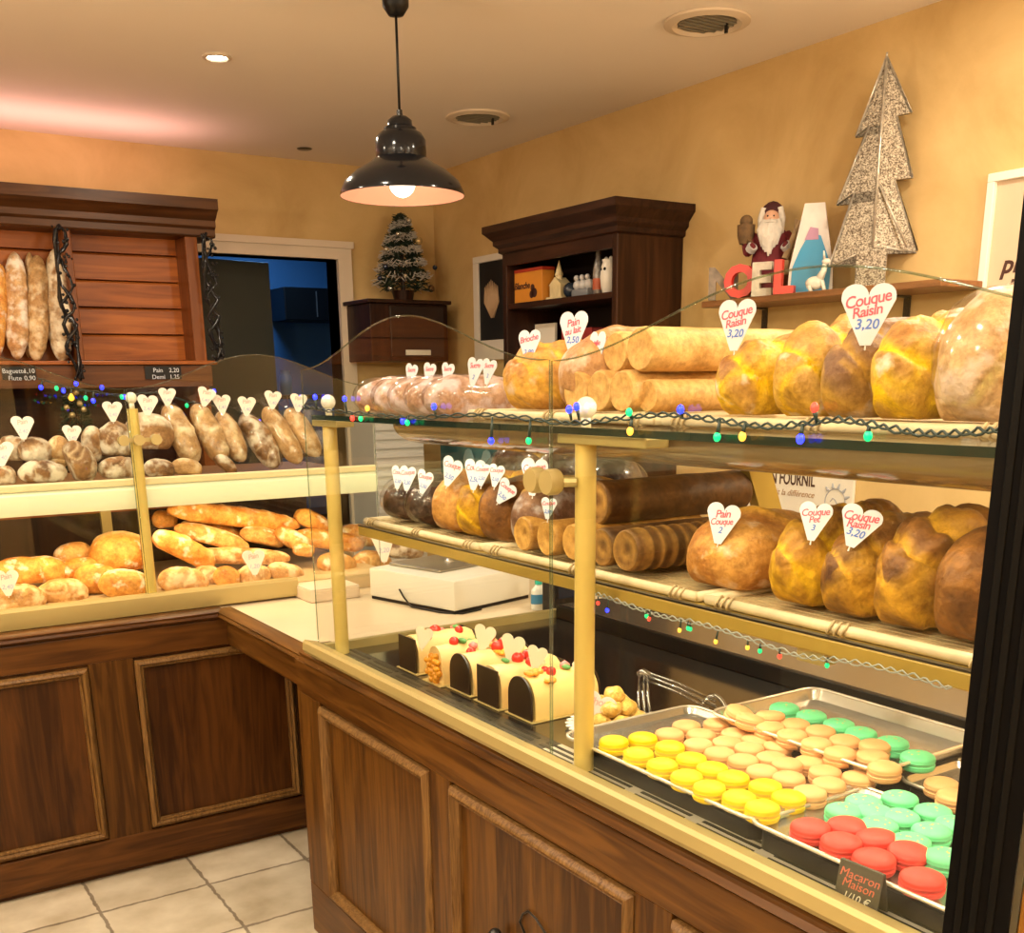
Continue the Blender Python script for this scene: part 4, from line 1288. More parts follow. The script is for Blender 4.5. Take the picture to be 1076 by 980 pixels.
def loaf_bm(L, W, H, kind='plain', seed=0, nu=54, nv=44, amp=1.0, blunt=2.6):
    """a baked loaf along local x, base at z=0"""
    rnd = random.Random(seed)
    ph = rnd.uniform(0, 6); so = Vector((rnd.uniform(-9, 9), rnd.uniform(-9, 9), rnd.uniform(-9, 9)))
    bm = bmesh.new()
    lay = bm.verts.layers.float.new('tear')
    rows = []
    for i in range(nu + 1):
        u = -math.cos(PI * i / nu)
        row = []
        r = max(0.0, 1 - abs(u) ** blunt) ** (1 / 2.1)
        for j in range(nv):
            a = 2 * PI * j / nv
            ca, sa = math.cos(a), math.sin(a)
            e = .85
            cy = math.copysign(abs(ca) ** e, ca); cz = math.copysign(abs(sa) ** (e if sa > 0 else .7), sa)
            x = u * L / 2
            y0_, z0_ = cy * W / 2 * r, cz * H / 2 * r
            tear = 0.0
            d = 0.0
            up = max(0, sa)
            n1 = noise.noise(Vector((x * 10, y0_ * 12, z0_ * 12)) + so)
            n2 = noise.noise(Vector((x * 28, y0_ * 30, z0_ * 30)) + so)
            n4 = noise.noise(Vector((x * 64, y0_ * 64, z0_ * 64)) + so)
            d += (n1 * .12 + n2 * .06 + n4 * .018) * amp
            if kind == 'twist':
                q3 = x * 26 + y0_ * -20 + z0_ * 46
                s = math.sin(q3 + ph + 1.6 * n1)
                rd = abs(s) ** .45
                fo = noise.noise(Vector((x * 20, y0_ * 24, z0_ * 24)) + so * 1.7)
                cr_ = min(1, abs(fo) * 3.0)
                d += (.30 * rd - .24) + .12 * cr_ - .07
                side = max(0, min(1, .50 - .8 * sa + n1 * .9)) * max(0, 1 - rd * .5)
                tear = max(0, min(1, (.72 - rd) * 2.4 + n1 * .7)) + side * .6 + (1 - cr_) * .55 * (sa < .7) + max(0, n2) * .4
            elif kind == 'braid':
                q3 = x * 20 + abs(y0_) * 26 - z0_ * 30
                s = math.sin(q3 + ph + 1.0 * n1)
                rd = abs(s) ** .5
                d += .28 * rd - .2 + .06 * n2
                tear = max(0, min(1, (.55 - rd) * 3 + n1 * .7))
            elif kind == 'score':
                s = math.sin((u * L + ca * W * .45 * (.6 if L > 2 * W else 1)) * PI / (max(W, .055) * .9) + ph)
                g = max(0, s) ** 3 * up
                d += .10 * g
                tear = min(1, g * 1.2) * (.7 + .5 * n2)
            elif kind == 'slash':
                s = math.cos(ca * 2.4 + .3 * math.sin(ph) + u * .6)
                g = max(0, s) ** 8 * up * (1 if abs(u) < .8 else 0)
                d += .10 * g
                tear = min(1, g)
            elif kind == 'cross':
                g = max(max(0, math.cos(u * 5 + ph)) ** 6, max(0, math.cos(ca * 5)) ** 6) * up
                d -= .08 * g
                tear = 1 - g if up > .35 else 0
                tear *= .8
            elif kind == 'rib':
                s = math.cos(u * L * 2 * PI / .026)
                d += .035 * s
                tear = max(0, s) * .8
            elif kind == 'crack':
                n5 = noise.noise(Vector((x * 19, y0_ * 19, z0_ * 19)) + so * .6)
                q = min(1, abs(n5) * 3.2) ** .7
                d += .15 * q - .10 + .07 * n1
                tear = max(0, min(1, (.42 - q) * 3)) * .95
            rr = r * (1 + d)
            y = W / 2 * cy * rr
            zc = H * .42
            z = zc + (H - zc) * cz * rr if cz > 0 else zc + zc * max(cz * 1.25, -1) * min(1, r * 1.25)
            v = bm.verts.new((x * (1 + .02 * n1), y, max(z, 0)))
            v[lay] = max(0, min(1, tear))
            row.append(v)
        rows.append(row)
    for A, B in zip(rows, rows[1:]):
        for j in range(nv):
            bm.faces.new((A[j], A[(j + 1) % nv], B[(j + 1) % nv], B[j]))
    bmesh.ops.remove_doubles(bm, verts=bm.verts, dist=1e-6)
    return bm


def tin_bm(L, r, seed=0, rib=False):
    """round tin loaf along local x with flat ends, base at z=0"""
    rnd = random.Random(seed); so = Vector((rnd.uniform(-9, 9), rnd.uniform(-9, 9), 0))
    bm = bmesh.new(); lay = bm.verts.layers.float.new('tear')
    prof = [(0, .003), (.3, .002), (.62, .001), (.9, 0), (.965, .002), (1, .008)]
    n = int(L / .006) if rib else 14
    prof += [(1, L * (k + 1) / (n + 1)) for k in range(n) if .02 < L * (k + 1) / (n + 1) < L - .02]
    prof += [(1, L - .018), (.96, L - .006), (.86, L), (.5, L), (0, L)]
    rows = []
    for q, x in prof:
        row = []
        for j in range(26):
            a = 2 * PI * j / 26
            d = 1 + .035 * noise.noise(Vector((x * 14, math.cos(a) * 1.2, math.sin(a) * 1.2)) + so)
            t = 0
            if x < .003: t = .55 + .45 * math.sin(q * 9 + a)
            if rib and .01 < x < L - .01:
                s_ = math.cos(x * 2 * PI / .027); d += .04 * s_; t = max(0, s_) * .9
            v = bm.verts.new((x - L / 2, r * q * d * math.cos(a), r + r * q * d * math.sin(a)))
            v[lay] = t
            row.append(v)
        rows.append(row)
    for A, B in zip(rows, rows[1:]):
        for j in range(26): bm.faces.new((A[j], A[(j + 1) % 26], B[(j + 1) % 26], B[j]))
    bmesh.ops.remove_doubles(bm, verts=bm.verts, dist=1e-6)
    zm = min(v.co.z for v in bm.verts)
    bmesh.ops.translate(bm, vec=(0, 0, -zm), verts=bm.verts)
    # baked-in swirl on the front face
    return bm


def bag_bm(L, W, H, seed=0, neck=0):
    """crumpled clear bag round a loaf; neck = gathered top past the +x end"""
    rnd = random.Random(seed + 50); so = Vector((rnd.uniform(-9, 9), rnd.uniform(-9, 9), 0))
    bm = bmesh.new(); rows = []
    N, M = 26, 26
    for i in range(N + 1):
        t = i / N
        x = -L * .54 + t * (L * 1.08 + neck)
        if x < L * .5: r = max(0, 1 - abs(min(1, x / (L * .53))) ** 3.2) ** .45 if x < L * .2 else max(.22 if neck else 0, (1 - max(0, x / (L * .53)) ** 3.0) ** .5 if x < L * .53 else 0)
        else: r = .22 + .35 * ((x - L * .5) / max(neck, .01)) ** 1.5 if neck else 0
        row = []
        for j in range(M):
            a = 2 * PI * j / M
            d = 1.07 + .10 * noise.noise(Vector((x * 22, 3 * math.cos(a), 3 * math.sin(a))) + so)
            z = H * .48 + H * .54 * math.sin(a) * r * d
            row.append(bm.verts.new((x, W / 2 * math.cos(a) * r * d, max(z, .0005))))
        rows.append(row)
    for A, B in zip(rows, rows[1:]):
        for j in range(M): bm.faces.new((A[j], A[(j + 1) % M], B[(j + 1) % M], B[j]))
    bmesh.ops.remove_doubles(bm, verts=bm.verts, dist=1e-6)
    return bm


SEED = [100]


def bread(label, cat, group, M4, L, W, H, kind, m, name='loaf', bag=None, neck=0, amp=1, blunt=2.6, tin=False, rib=False):
    """one loaf with its own mesh; M4 places it; a bagged loaf is a thing with loaf and bag parts"""
    SEED[0] += 1
    bm = tin_bm(L, H / 2, SEED[0], rib) if tin else loaf_bm(L, W, H, kind, SEED[0], amp=amp, blunt=blunt)
    ang_ = 40 if tin else None
    if bag:
        o = thing(name, label, cat, (0, 0, 0), group, local=True)
        P('crust', bm, m, o, True)
        P('plastic_bag', bag_bm(L, W, H, SEED[0], neck), M_bag, o, True)
    else:
        o = P(name, bm, m, None, True, ang_)
        tag(o, label, cat, group)
    o.matrix_world = M4
    return o


def upright(p, dx, up=(0, 0, 1), roll=0):
    """frame at p with local x along dx and local z as near to up as may be"""
    x = Vector(dx).normalized(); z = Vector(up); z = (z - x * z.dot(x)).normalized(); y = z.cross(x)
    return Matrix.Translation(Vector(p)) @ Matrix((x, y, z)).transposed().to_4x4() @ Matrix.Rotation(roll, 4, 'X')


# -------- wicker trays
def tray(label, y0, y1, z, grp, x0=1.105, x1=1.56):
    t = thing('bread_tray', label, 'tray', ((x0 + x1) / 2, (y0 + y1) / 2, z), grp)
    bm = bmesh.new()
    k = x0 + .012
    while k < x1 - .01:
        box(bm, k, k + .013, y0, y1, z + .002, z + .006); k += .017
    P('cane_slats', bm, mat('cane', (.62, .46, .24), .6, 0, .25, 40), t)
    bm = bmesh.new()
    for x in (x0, x1 - .012):
        tube(bm, [(x + .006, y0, z + .008), (x + .006, y1, z + .008)], .008, 10)
    for y in (y0, y1): tube(bm, [(x0 + .006, y, z + .008), (x1 - .006, y, z + .008)], .008, 10)
    P('cane_rim', bm, mat('pale_cane', (.74, .60, .38), .5, 0, .15, 30), t, True)
    bm = bmesh.new()
    for y in (y0 + .04, (y0 + y1) / 2, y1 - .04):
        for d in (-.012, 0, .012):
            tube(bm, [(x0 + .006 + .0105 * math.cos(2 * PI * i / 10), y + d + .003 * math.sin(4 * PI * i / 10), z + .008 + .0095 * math.sin(2 * PI * i / 10)) for i in range(10)], .0022, 5, True)
    P('cane_binding', bm, mat('cane_binding', (.55, .42, .24), .6), t, True)
    return t


ZT = 1.4315
ytr = [at(u, 437, X=1.105).y for u in (492, 690, 850)] + [.68]
tray('pale cane tray with round loaves and tin loaves on the top glass', ytr[1] + .012, ytr[0], ZT, 'cane trays on the top glass')
tray('pale cane tray under the tall yellow brioches on the top glass', ytr[3], ytr[1] - .012, ZT, 'cane trays on the top glass')
ZM = 1.1695
ymr = [at(u, v, X=1.105).y for u, v in ((382, 543), (505, 575), (735, 628))] + [.66]
tray('cane tray on the middle shelf under the wrapped dark loaves at the far end', ymr[1] + .012, ymr[0], ZM, 'cane trays on the middle shelf')
tray('cane tray on the middle shelf under the tin loaves', ymr[2] + .012, ymr[1] - .012, ZM, 'cane trays on the middle shelf')
tray('cane tray on the middle shelf under the big yellow brioches near the black upright', ymr[3], ymr[2] - .012, ZM, 'cane trays on the middle shelf')
TOPZ, MIDZ = ZT + .0165, ZM + .0165

# -------- top glass: wrapped small loaves, round brioches, tin loaves, tall brioches
GT = 'breads on the top glass'
ords = ['first', 'second', 'third', 'fourth', 'fifth', 'sixth', 'seventh']
for i, u in enumerate((418, 438, 456, 474, 494)):
    p = at(u, 428, X=1.24)
    bread(f'small sugared loaf in clear wrap on the top glass, {ords[i]} from the far end', 'bread', 'wrapped sugared loaves on the top glass',
          upright((1.25, p.y, 1.4305), (1, .12, 0)), .25, .098, .082, 'score', B_sug, 'wrapped_loaf', bag=True)


def row_loaf(u, vb, X, Zb, W, L, H, kind, m, label, grp, name='brioche', yaw=0, pitch=0, **k):
    """loaf lying across the shelf, its front end at X under photo column u"""
    p = at(u, vb, X=X)
    d = Vector((math.cos(yaw), math.sin(yaw), math.sin(pitch)))
    c = Vector((X, p.y, Zb)) + Vector((d.x, d.y, 0)) * (L / 2)
    return bread(label, 'bread', grp, upright(c, (d.x, d.y, 0)), L, W, H, kind, m, name, **k)


row_loaf(534, 415, 1.125, TOPZ, .155, .26, .125, 'twist', B_bri, 'round orange-gold brioche on the top glass, first unwrapped loaf from the far end', GT, blunt=2.2)
row_loaf(592, 415, 1.125, TOPZ, .155, .27, .140, 'plain', crust('crust_tan_brioche', (.40, .19, .07), (.60, .33, .14), (.7, .5, .2), .35, (.66, .48, .36)), 'tan round brioche with a tall heart tag on the top glass', GT, blunt=2.2)
# tin loaves: bottom row then top row
GL = 'pale tin loaves on the top glass'
def tin(u, v, X, L, r, label, grp, m, Z=None, rib=False, yaw=0):
    """u, v: photo position of the middle of the front disc"""
    p = at(u, v, X=X)
    zb = (p.z - r) if Z is None else Z
    d = Vector((math.cos(yaw), math.sin(yaw), 0))
    return bread(label, 'bread', grp, upright(Vector((X, p.y, zb)) + d * L / 2, d), L, 2 * r, 2 * r, 'plain', m, 'tin_loaf', tin=True, rib=rib)


tin(604, 405, 1.13, .34, .034, 'pale tin loaf in the bottom row on the top glass, beside the tan brioche', GL, B_log, TOPZ)
tin(629, 405, 1.13, .34, .034, 'pale tin loaf in the middle of the bottom row on the top glass', GL, B_log, TOPZ)
tin(653, 405, 1.13, .36, .034, 'pale tin loaf at the near end of the bottom row on the top glass', GL, B_log, TOPZ)
tin(646, 367, 1.16, .33, .033, 'pale tin loaf lying on top of the pile, nearer the tan brioche', GL, B_log, TOPZ + .064)
tin(672, 367, 1.14, .36, .035, 'pale tin loaf lying on top of the pile, nearer the yellow brioches', GL, B_log, TOPZ + .064)
tin(680, 416, 1.15, .34, .026, 'thin pale tin loaf low at the near end of the pile', GL, B_log, TOPZ)
GB = 'tall brioches on the top glass'
row_loaf(757, 425, 1.13, TOPZ, .098, .26, .112, 'twist', B_briy, 'yellow twisted brioche on the top glass next to the tin loaves', GB)
row_loaf(820, 425, 1.13, TOPZ, .104, .28, .132, 'twist', B_briy, 'taller yellow brioche with torn crumb, second beside the tin loaves', GB)
row_loaf(866, 428, 1.125, TOPZ, .086, .28, .125, 'twist', B_brid, 'grey brown brioche under the largest heart tag on the top glass', GB)
row_loaf(921, 430, 1.125, TOPZ, .100, .28, .128, 'twist', B_briy, 'golden brioche with yellow side between the grey one and the wrapped one', GB)
row_loaf(999, 435, 1.11, TOPZ, .125, .28, .148, 'braid', crust('crust_wrapped_brioche', (.60, .34, .14), (.74, .50, .26), (.80, .66, .26), .5, (.76, .58, .46)), 'large pale brioche in clear wrap near the black upright', GB, 'wrapped_brioche', bag=True)
row_loaf(1075, 440, 1.13, TOPZ, .11, .28, .12, 'twist', B_bri, 'brown brioche mostly hidden behind the black upright on the top glass', GB)

# -------- middle shelf
GM = 'breads on the middle shelf'
row_loaf(405, 540, 1.13, MIDZ, .118, .24, .098, 'score', B_choc, 'dark chocolate loaf in clear wrap at the far end of the middle shelf', GM, 'wrapped_loaf', bag=True)
row_loaf(430, 545, 1.13, MIDZ, .118, .24, .098, 'score', B_choc, 'second dark loaf in clear wrap on the middle shelf, next to the orange brioche', GM, 'wrapped_loaf', bag=True)
row_loaf(456, 550, 1.12, MIDZ, .13, .26, .130, 'plain', B_bri, 'smooth orange brioche on the middle shelf beside the wrapped dark loaves', GM)
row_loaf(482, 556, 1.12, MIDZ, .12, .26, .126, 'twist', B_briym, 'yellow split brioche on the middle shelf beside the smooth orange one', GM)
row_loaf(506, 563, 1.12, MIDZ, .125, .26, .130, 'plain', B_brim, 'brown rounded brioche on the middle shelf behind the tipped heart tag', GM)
row_loaf(540, 568, 1.12, MIDZ, .12, .28, .130, 'slash', B_brid, 'dark brown brioche on the middle shelf next to the small tin loaves', GM)
GS = 'tin loaves on the middle shelf'
tin(549, 563, 1.12, .30, .033, 'orange tin loaf on the middle shelf, first beside the dark brown brioche', GS, B_logm, MIDZ)
tin(574, 566, 1.12, .30, .033, 'orange tin loaf on the middle shelf, just left of the gold post', GS, B_logm, MIDZ)
tin(601, 570, 1.13, .30, .033, 'orange tin loaf on the middle shelf, behind the gold post', GS, B_logm, MIDZ)
tin(626, 538, 1.18, .36, .040, 'large dark tin loaf lying on top of the pile behind the gold post', GS, B_logd, MIDZ + .060)
tin(632, 580, 1.13, .32, .034, 'brown tin loaf right of the gold post on the middle shelf', GS, B_logd, MIDZ)
tin(657, 580, 1.125, .34, .036, 'ribbed dark tin loaf on the middle shelf beside the yellow loaf', GS, B_logd, MIDZ, True)
row_loaf(735, 605, 1.125, MIDZ, .165, .26, .112, 'score', B_bri, 'low yellow loaf with slanting stripes on the middle shelf', GM, 'striped_loaf')
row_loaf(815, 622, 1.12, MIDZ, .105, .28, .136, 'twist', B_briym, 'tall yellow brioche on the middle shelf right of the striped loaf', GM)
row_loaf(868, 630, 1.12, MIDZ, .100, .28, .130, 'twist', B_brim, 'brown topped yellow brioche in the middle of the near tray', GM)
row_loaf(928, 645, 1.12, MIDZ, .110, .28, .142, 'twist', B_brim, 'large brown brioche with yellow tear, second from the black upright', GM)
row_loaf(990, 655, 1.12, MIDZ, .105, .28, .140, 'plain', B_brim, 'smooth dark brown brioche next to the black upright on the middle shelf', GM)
# loaves at the back of the shelf
GK = 'dark loaves at the back of the middle shelf'
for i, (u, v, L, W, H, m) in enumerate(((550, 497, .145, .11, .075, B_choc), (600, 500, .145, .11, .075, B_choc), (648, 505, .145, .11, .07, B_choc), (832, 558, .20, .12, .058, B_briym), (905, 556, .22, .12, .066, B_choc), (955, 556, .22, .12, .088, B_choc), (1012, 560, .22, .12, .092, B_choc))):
    X = 1.50
    p = at(u, v, X=X)
    lab = ['dark wrapped loaf behind the round brioches at the back of the middle shelf', 'dark wrapped loaf at the back, left of the gold post', 'dark wrapped loaf at the back, right of the gold post', 'yellow brioche at the back, by the slanted gold bracket', 'almost black loaf at the back, under the shop sign', 'almost black loaf at the back, second beyond the shop sign', 'almost black loaf at the back by the black upright'][i]
    zb = MIDZ if i > 2 else MIDZ + .075
    if i < 3:
        bread(lab, 'bread', GK, upright((X - .02, p.y, MIDZ + .0), (0, 1, 0)), L, .15, .155, 'score', m, 'wrapped_loaf', bag=True)
    else:
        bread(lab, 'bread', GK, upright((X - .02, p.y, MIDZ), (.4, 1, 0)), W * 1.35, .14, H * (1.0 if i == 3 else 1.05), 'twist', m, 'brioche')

# -------- left case, lower deck: loaves between two photo points of their axis
GD = 'orange lit loaves on the lower deck'
def laid(a, b_, Y, wpx, hk, kind, m, label, grp, name='loaf', Y2=None, **k):
    A = at(a[0], a[1], Y=Y); B = at(b_[0], b_[1], Y=Y2 or Y)
    ax = B - A
    W = wpx * mpp((A + B) / 2)
    L = ax.length
    H = W * hk
    M4 = upright((A + B) / 2, ax)
    M4 = M4 @ Matrix.Translation((0, 0, -H / 2))
    return bread(label, 'bread', grp, M4, L, W, H, kind, m, name, **k)


laid((-12, 600), (72, 596), 3.66, 30, .9, 'plain', B_orange, 'wide flat orange loaf at the left edge of the lower deck', GD)
laid((56, 585), (97, 578), 3.74, 26, .9, 'plain', B_gold, 'small golden loaf against the dark back of the lower deck', GD)
laid((62, 600), (104, 594), 3.66, 26, .9, 'plain', B_orange, 'orange loaf in the middle of the left heap', GD)
laid((93, 582), (158, 576), 3.68, 44, .85, 'slash', B_orange, 'big round orange loaf left of the gold post, top of its heap', GD, blunt=2.1)
laid((78, 606), (126, 608), 3.56, 36, .85, 'plain', B_orange, 'smooth orange loaf behind the loaf with the white cut', GD, blunt=2.2)
laid((103, 612), (158, 611), 3.47, 33, .85, 'slash', crust('crust_cut_loaf', (.58, .24, .04), (.74, .40, .11), (.88, .74, .50), .05), 'orange loaf with a broad pale cut beside the gold post', GD, 'split_loaf', blunt=2.2)
laid((38, 622), (93, 620), 3.50, 29, .85, 'crack', B_flour, 'rough crusted loaf in front of the wide flat one', GD, blunt=2.2)
laid((-10, 628), (49, 626), 3.46, 30, .85, 'crack', B_flour, 'floury loaf with a heart tag at the left edge of the lower deck', GD, blunt=2.2)
laid((160, 546), (186, 543), 3.80, 22, .8, 'plain', B_orange, 'tip of an orange loaf beside the gold post under the shelf', GD)
laid((176, 534), (316, 550), 3.70, 26, .8, 'score', B_orange, 'long orange baguette lying on top of the right heap', GD, 'baguette')
laid((190, 550), (256, 562), 3.74, 18, .8, 'score', B_orange, 'orange baguette just under the long top one', GD, 'baguette')
laid((184, 553), (262, 574), 3.63, 22, .8, 'slash', B_gold, 'golden baguette slanting across the right heap', GD, 'baguette')
laid((162, 560), (226, 592), 3.56, 30, .8, 'score', B_orange, 'steeply slanting orange baguette right of the gold post', GD, 'baguette')
laid((252, 558), (299, 568), 3.66, 21, .8, 'slash', B_gold, 'short golden baguette in the middle of the right heap', GD, 'baguette')
laid((205, 582), (305, 585), 3.58, 21, .8, 'plain', B_flour, 'pale baguette lying level in the right heap', GD, 'baguette')
laid((290, 556), (330, 580), 3.62, 23, .8, 'crack', B_gold, 'rough golden loaf under the first far loaf', GD)
laid((166, 607), (219, 611), 3.47, 31, .85, 'crack', B_flour, 'pale floury loaf at the front right of the gold post', GD, blunt=2.2)
laid((203, 605), (232, 604), 3.51, 26, .85, 'crack', B_flour, 'small floury loaf between the pale front loaf and the orange one', GD, blunt=2.2)
laid((224, 605), (252, 606), 3.47, 24, .85, 'plain', B_orange, 'small orange loaf at the front of the right heap', GD, blunt=2.2)
laid((249, 603), (284, 603), 3.47, 23, .85, 'crack', B_flour, 'floury loaf with a heart tag at the front of the right heap', GD, blunt=2.2)
laid((281, 597), (319, 603), 3.47, 22, .85, 'plain', B_flour, 'pale loaf at the front next to the beige slab', GD, blunt=2.2)
laid((311, 538), (346, 556), 3.70, 24, .8, 'plain', B_orange, 'far orange loaf left of the second gold post', GD)
laid((308, 562), (382, 571), 3.66, 24, .8, 'plain', B_orange, 'orange loaf crossing behind the second gold post', GD)
laid((352, 562), (398, 562), 3.74, 26, .85, 'crack', B_gold, 'golden rough loaf right of the second gold post', GD, blunt=2.2)
laid((334, 589), (374, 593), 3.52, 25, .85, 'plain', B_gold, 'golden loaf behind the second gold post at the front', GD, blunt=2.2)
laid((370, 589), (411, 589), 3.60, 23, .85, 'crack', B_gold, 'knobbly golden loaf beside the white scale', GD, blunt=2.2)
laid((374, 606), (410, 607), 3.52, 18, .85, 'plain', B_flour, 'flat pale loaf low beside the white scale', GD, blunt=2.2)
laid((308, 576), (330, 578), 3.58, 16, .85, 'plain', B_gold, 'little golden loaf between the rough one and the far ones', GD, blunt=2.2)
laid((406, 577), (445, 578), 3.62, 19, .9, 'crack', B_rye, 'dark crusty loaf behind the white scale', GD, blunt=2.2)

# -------- left case, upper shelf
GU = 'dark loaves on the upper shelf of the bread case'
laid((-3, 470), (30, 471), 3.60, 28, .9, 'crack', B_rye, 'pale crusted round loaf at the left edge of the upper shelf', GU, blunt=2.1)
laid((18, 471), (54, 472), 3.56, 28, .9, 'crack', B_rye, 'tan round loaf under the first heart tag on the upper shelf', GU, blunt=2.1)
laid((18, 496), (70, 494), 3.49, 24, .9, 'crack', B_rye, 'oval rye loaf at the front under the tan round one', GU, blunt=2.2)
laid((-12, 500), (17, 498), 3.49, 21, .9, 'crack', B_rye, 'rye loaf cut off by the left picture edge on the upper shelf', GU, blunt=2.2)
laid((60, 457), (60, 492), 3.57, 22, .9, 'crack', B_pale, 'pale oval loaf standing up behind the leaning rye loaf', GU, blunt=2.3)
laid((76, 462), (94, 506), 3.50, 32, .8, 'crack', B_rye, 'tall rye loaf leaning forward under the second heart tag', GU, blunt=2.4)
laid((95, 447), (96, 486), 3.60, 21, .9, 'crack', B_rye, 'dark floury loaf standing beside the tan round loaf', GU, blunt=2.3)
laid((101, 460), (142, 461), 3.60, 36, .95, 'crack', B_rye, 'big tan round loaf left of the gold post on the upper shelf', GU, blunt=2.0)
laid((103, 491), (148, 491), 3.49, 24, .9, 'crack', B_rye, 'flat floury loaf at the front left of the gold post', GU, blunt=2.2)
laid((131, 452), (182, 452), 3.60, 40, .95, 'cross', crust('crust_checked', (.28, .14, .06), (.44, .26, .12), (.74, .66, .52), .3), 'round loaf with white floury squares behind the gold post', GU, 'country_loaf', blunt=2.0)
laid((150, 491), (184, 492), 3.49, 20, .9, 'slash', B_rye, 'dark loaf at the front right of the gold post', GU, blunt=2.2)
laid((180, 488), (212, 492), 3.49, 19, .9, 'plain', B_pale, 'small tan loaf at the front under the first leaning baguette', GU, blunt=2.2)
laid((228, 478), (248, 497), 3.53, 15, .9, 'plain', B_rye, 'small brown loaf hidden between the second and third leaning baguettes', GU)
GV = 'bagged baguettes leaning on the upper shelf'
for i, (a, b_, wpx, m, kd, nm) in enumerate((((206, 486), (176, 424), 30, B_pale, 'score', 'first'), ((236, 484), (206, 424), 29, B_pale, 'score', 'second'), ((256, 484), (231, 432), 27, B_pale, 'slash', 'third'), ((292, 490), (256, 434), 30, B_rye, 'crack', 'fourth'), ((316, 486), (280, 427), 27, B_pale, 'plain', 'fifth'), ((336, 478), (303, 429), 27, B_pale, 'plain', 'sixth'))):
    laid(a, b_, 3.56, wpx * .9, .75, kd, m, f'{nm} bagged baguette from the gold post, leaning on the upper shelf' + (', dark and floury' if i == 3 else ''), GV, 'bagged_baguette', Y2=3.66, bag=True, neck=.035)

# -------- baguettes standing in the cabinet
GW = 'baguettes standing in the bread cabinet'
for i, (a, b_, wpx, m) in enumerate((((-6, 376), (-2, 276), 20, B_orange), ((17, 378), (14, 264), 24, crust('crust_baguette_light', (.46, .22, .08), (.66, .42, .20), (.78, .62, .42), .6)), ((37, 379), (38, 268), 23, B_pale), ((64, 379), (58, 260), 27, crust('crust_baguette_white', (.30, .15, .06), (.56, .38, .20), (.74, .62, .44), .8, (.76, .66, .48))), ((29, 376), (30, 265), 14, B_pale))):
    laid(a, b_, 4.61 if i < 4 else 4.665, wpx, .7, 'crack' if i != 0 else 'score', m, ['orange baguette cut off by the left picture edge in the bread cabinet', 'light floury baguette standing second from the left picture edge', 'tan wrinkled baguette standing in the middle of the cabinet bay', 'white floury baguette standing next to the black garland', 'thin baguette half hidden behind the two middle ones in the cabinet'][i], GW, 'baguette', Y2=4.655 if i < 4 else 4.675)

# ------------------------------------------------------------------ heart price tags
def heart_pts(wd, ht, n=10, tip=.10, lean=0):
    """heart outline with a cut-off tip; x right, z up from the tip"""
    pts = [(-tip * wd, 0), (tip * wd, 0), (wd * .5, ht * .74)]
    for s_, c in ((1, .25), (-1, -.25)):
        for i in range(n + 1):
            a = (PI * i / n) if s_ == 1 else (PI * i / n)
            pts.append((c * wd + .25 * wd * math.cos(a), ht * .80 + ht * .20 * math.sin(a)))
    pts.append((-wd * .5, ht * .74))
    out = []
    for p in pts:
        if not out or (abs(p[0] - out[-1][0]) + abs(p[1] - out[-1][1])) > 1e-5: out.append((p[0] + lean * p[1], p[1]))
    return out


def heart(u, v, hpx, yaw, label, X=None, Y=None, lines=None, price=None, wk=.82, roll=0, grp='heart price tags', m=None, plain=False):
    p = at(u, v + .17 * hpx, X=X, Y=Y)
    s_ = mpp(p)
    ht = hpx * s_ * 1.17
    wd = ht * wk
    t = thing('heart_price_tag', label, 'price tag', p, grp, local=True)
    t.rotation_euler = Euler((R(-6), R(roll), R(yaw)))
    bm = bmesh.new()
    extr(bm, heart_pts(wd, ht), 1, -.0006, .0006)
    P('card', bm, m or M_white, t)
    bm = bmesh.new(); tube(bm, [(0, .0016, ht * .3), (0, .0016, -.006)], .0011, 6); P('pick', bm, mat('clear_pick', (.7, .7, .7), .3), t)
    if lines and not plain:
        k = wd * .31
        for i, tx in enumerate(lines):
            bm = text_bm(tx, k * (1 - .12 * i), .0003, .2, k * .012, .9)
            wdt = max(v_.co.x for v_ in bm.verts) - min(v_.co.x for v_ in bm.verts)
            lim = wd * (.84 - .17 * i)
            if wdt > lim: bmesh.ops.scale(bm, vec=(lim / wdt, 1, 1), verts=bm.verts)
            bmesh.ops.rotate(bm, cent=(0, 0, 0), matrix=Matrix.Rotation(R(-10), 3, 'Y'), verts=bm.verts)
            bmesh.ops.translate(bm, vec=(0, -.0009, ht * (.66 - .18 * i)), verts=bm.verts)
            P('red_writing', bm, M_redf if m is not None else M_red, t)
        if price:
            bm = text_bm(price, k * .85, .0003, .15, k * .015)
            wdt = max(v_.co.x for v_ in bm.verts) - min(v_.co.x for v_ in bm.verts)
            lim = wd * .44
            if wdt > lim: bmesh.ops.scale(bm, vec=(lim / wdt, 1, 1), verts=bm.verts)
            bmesh.ops.translate(bm, vec=(0, -.0009, ht * .27), verts=bm.verts)
            P('blue_writing', bm, M_bluef if m is not None else M_blue, t)
    return t


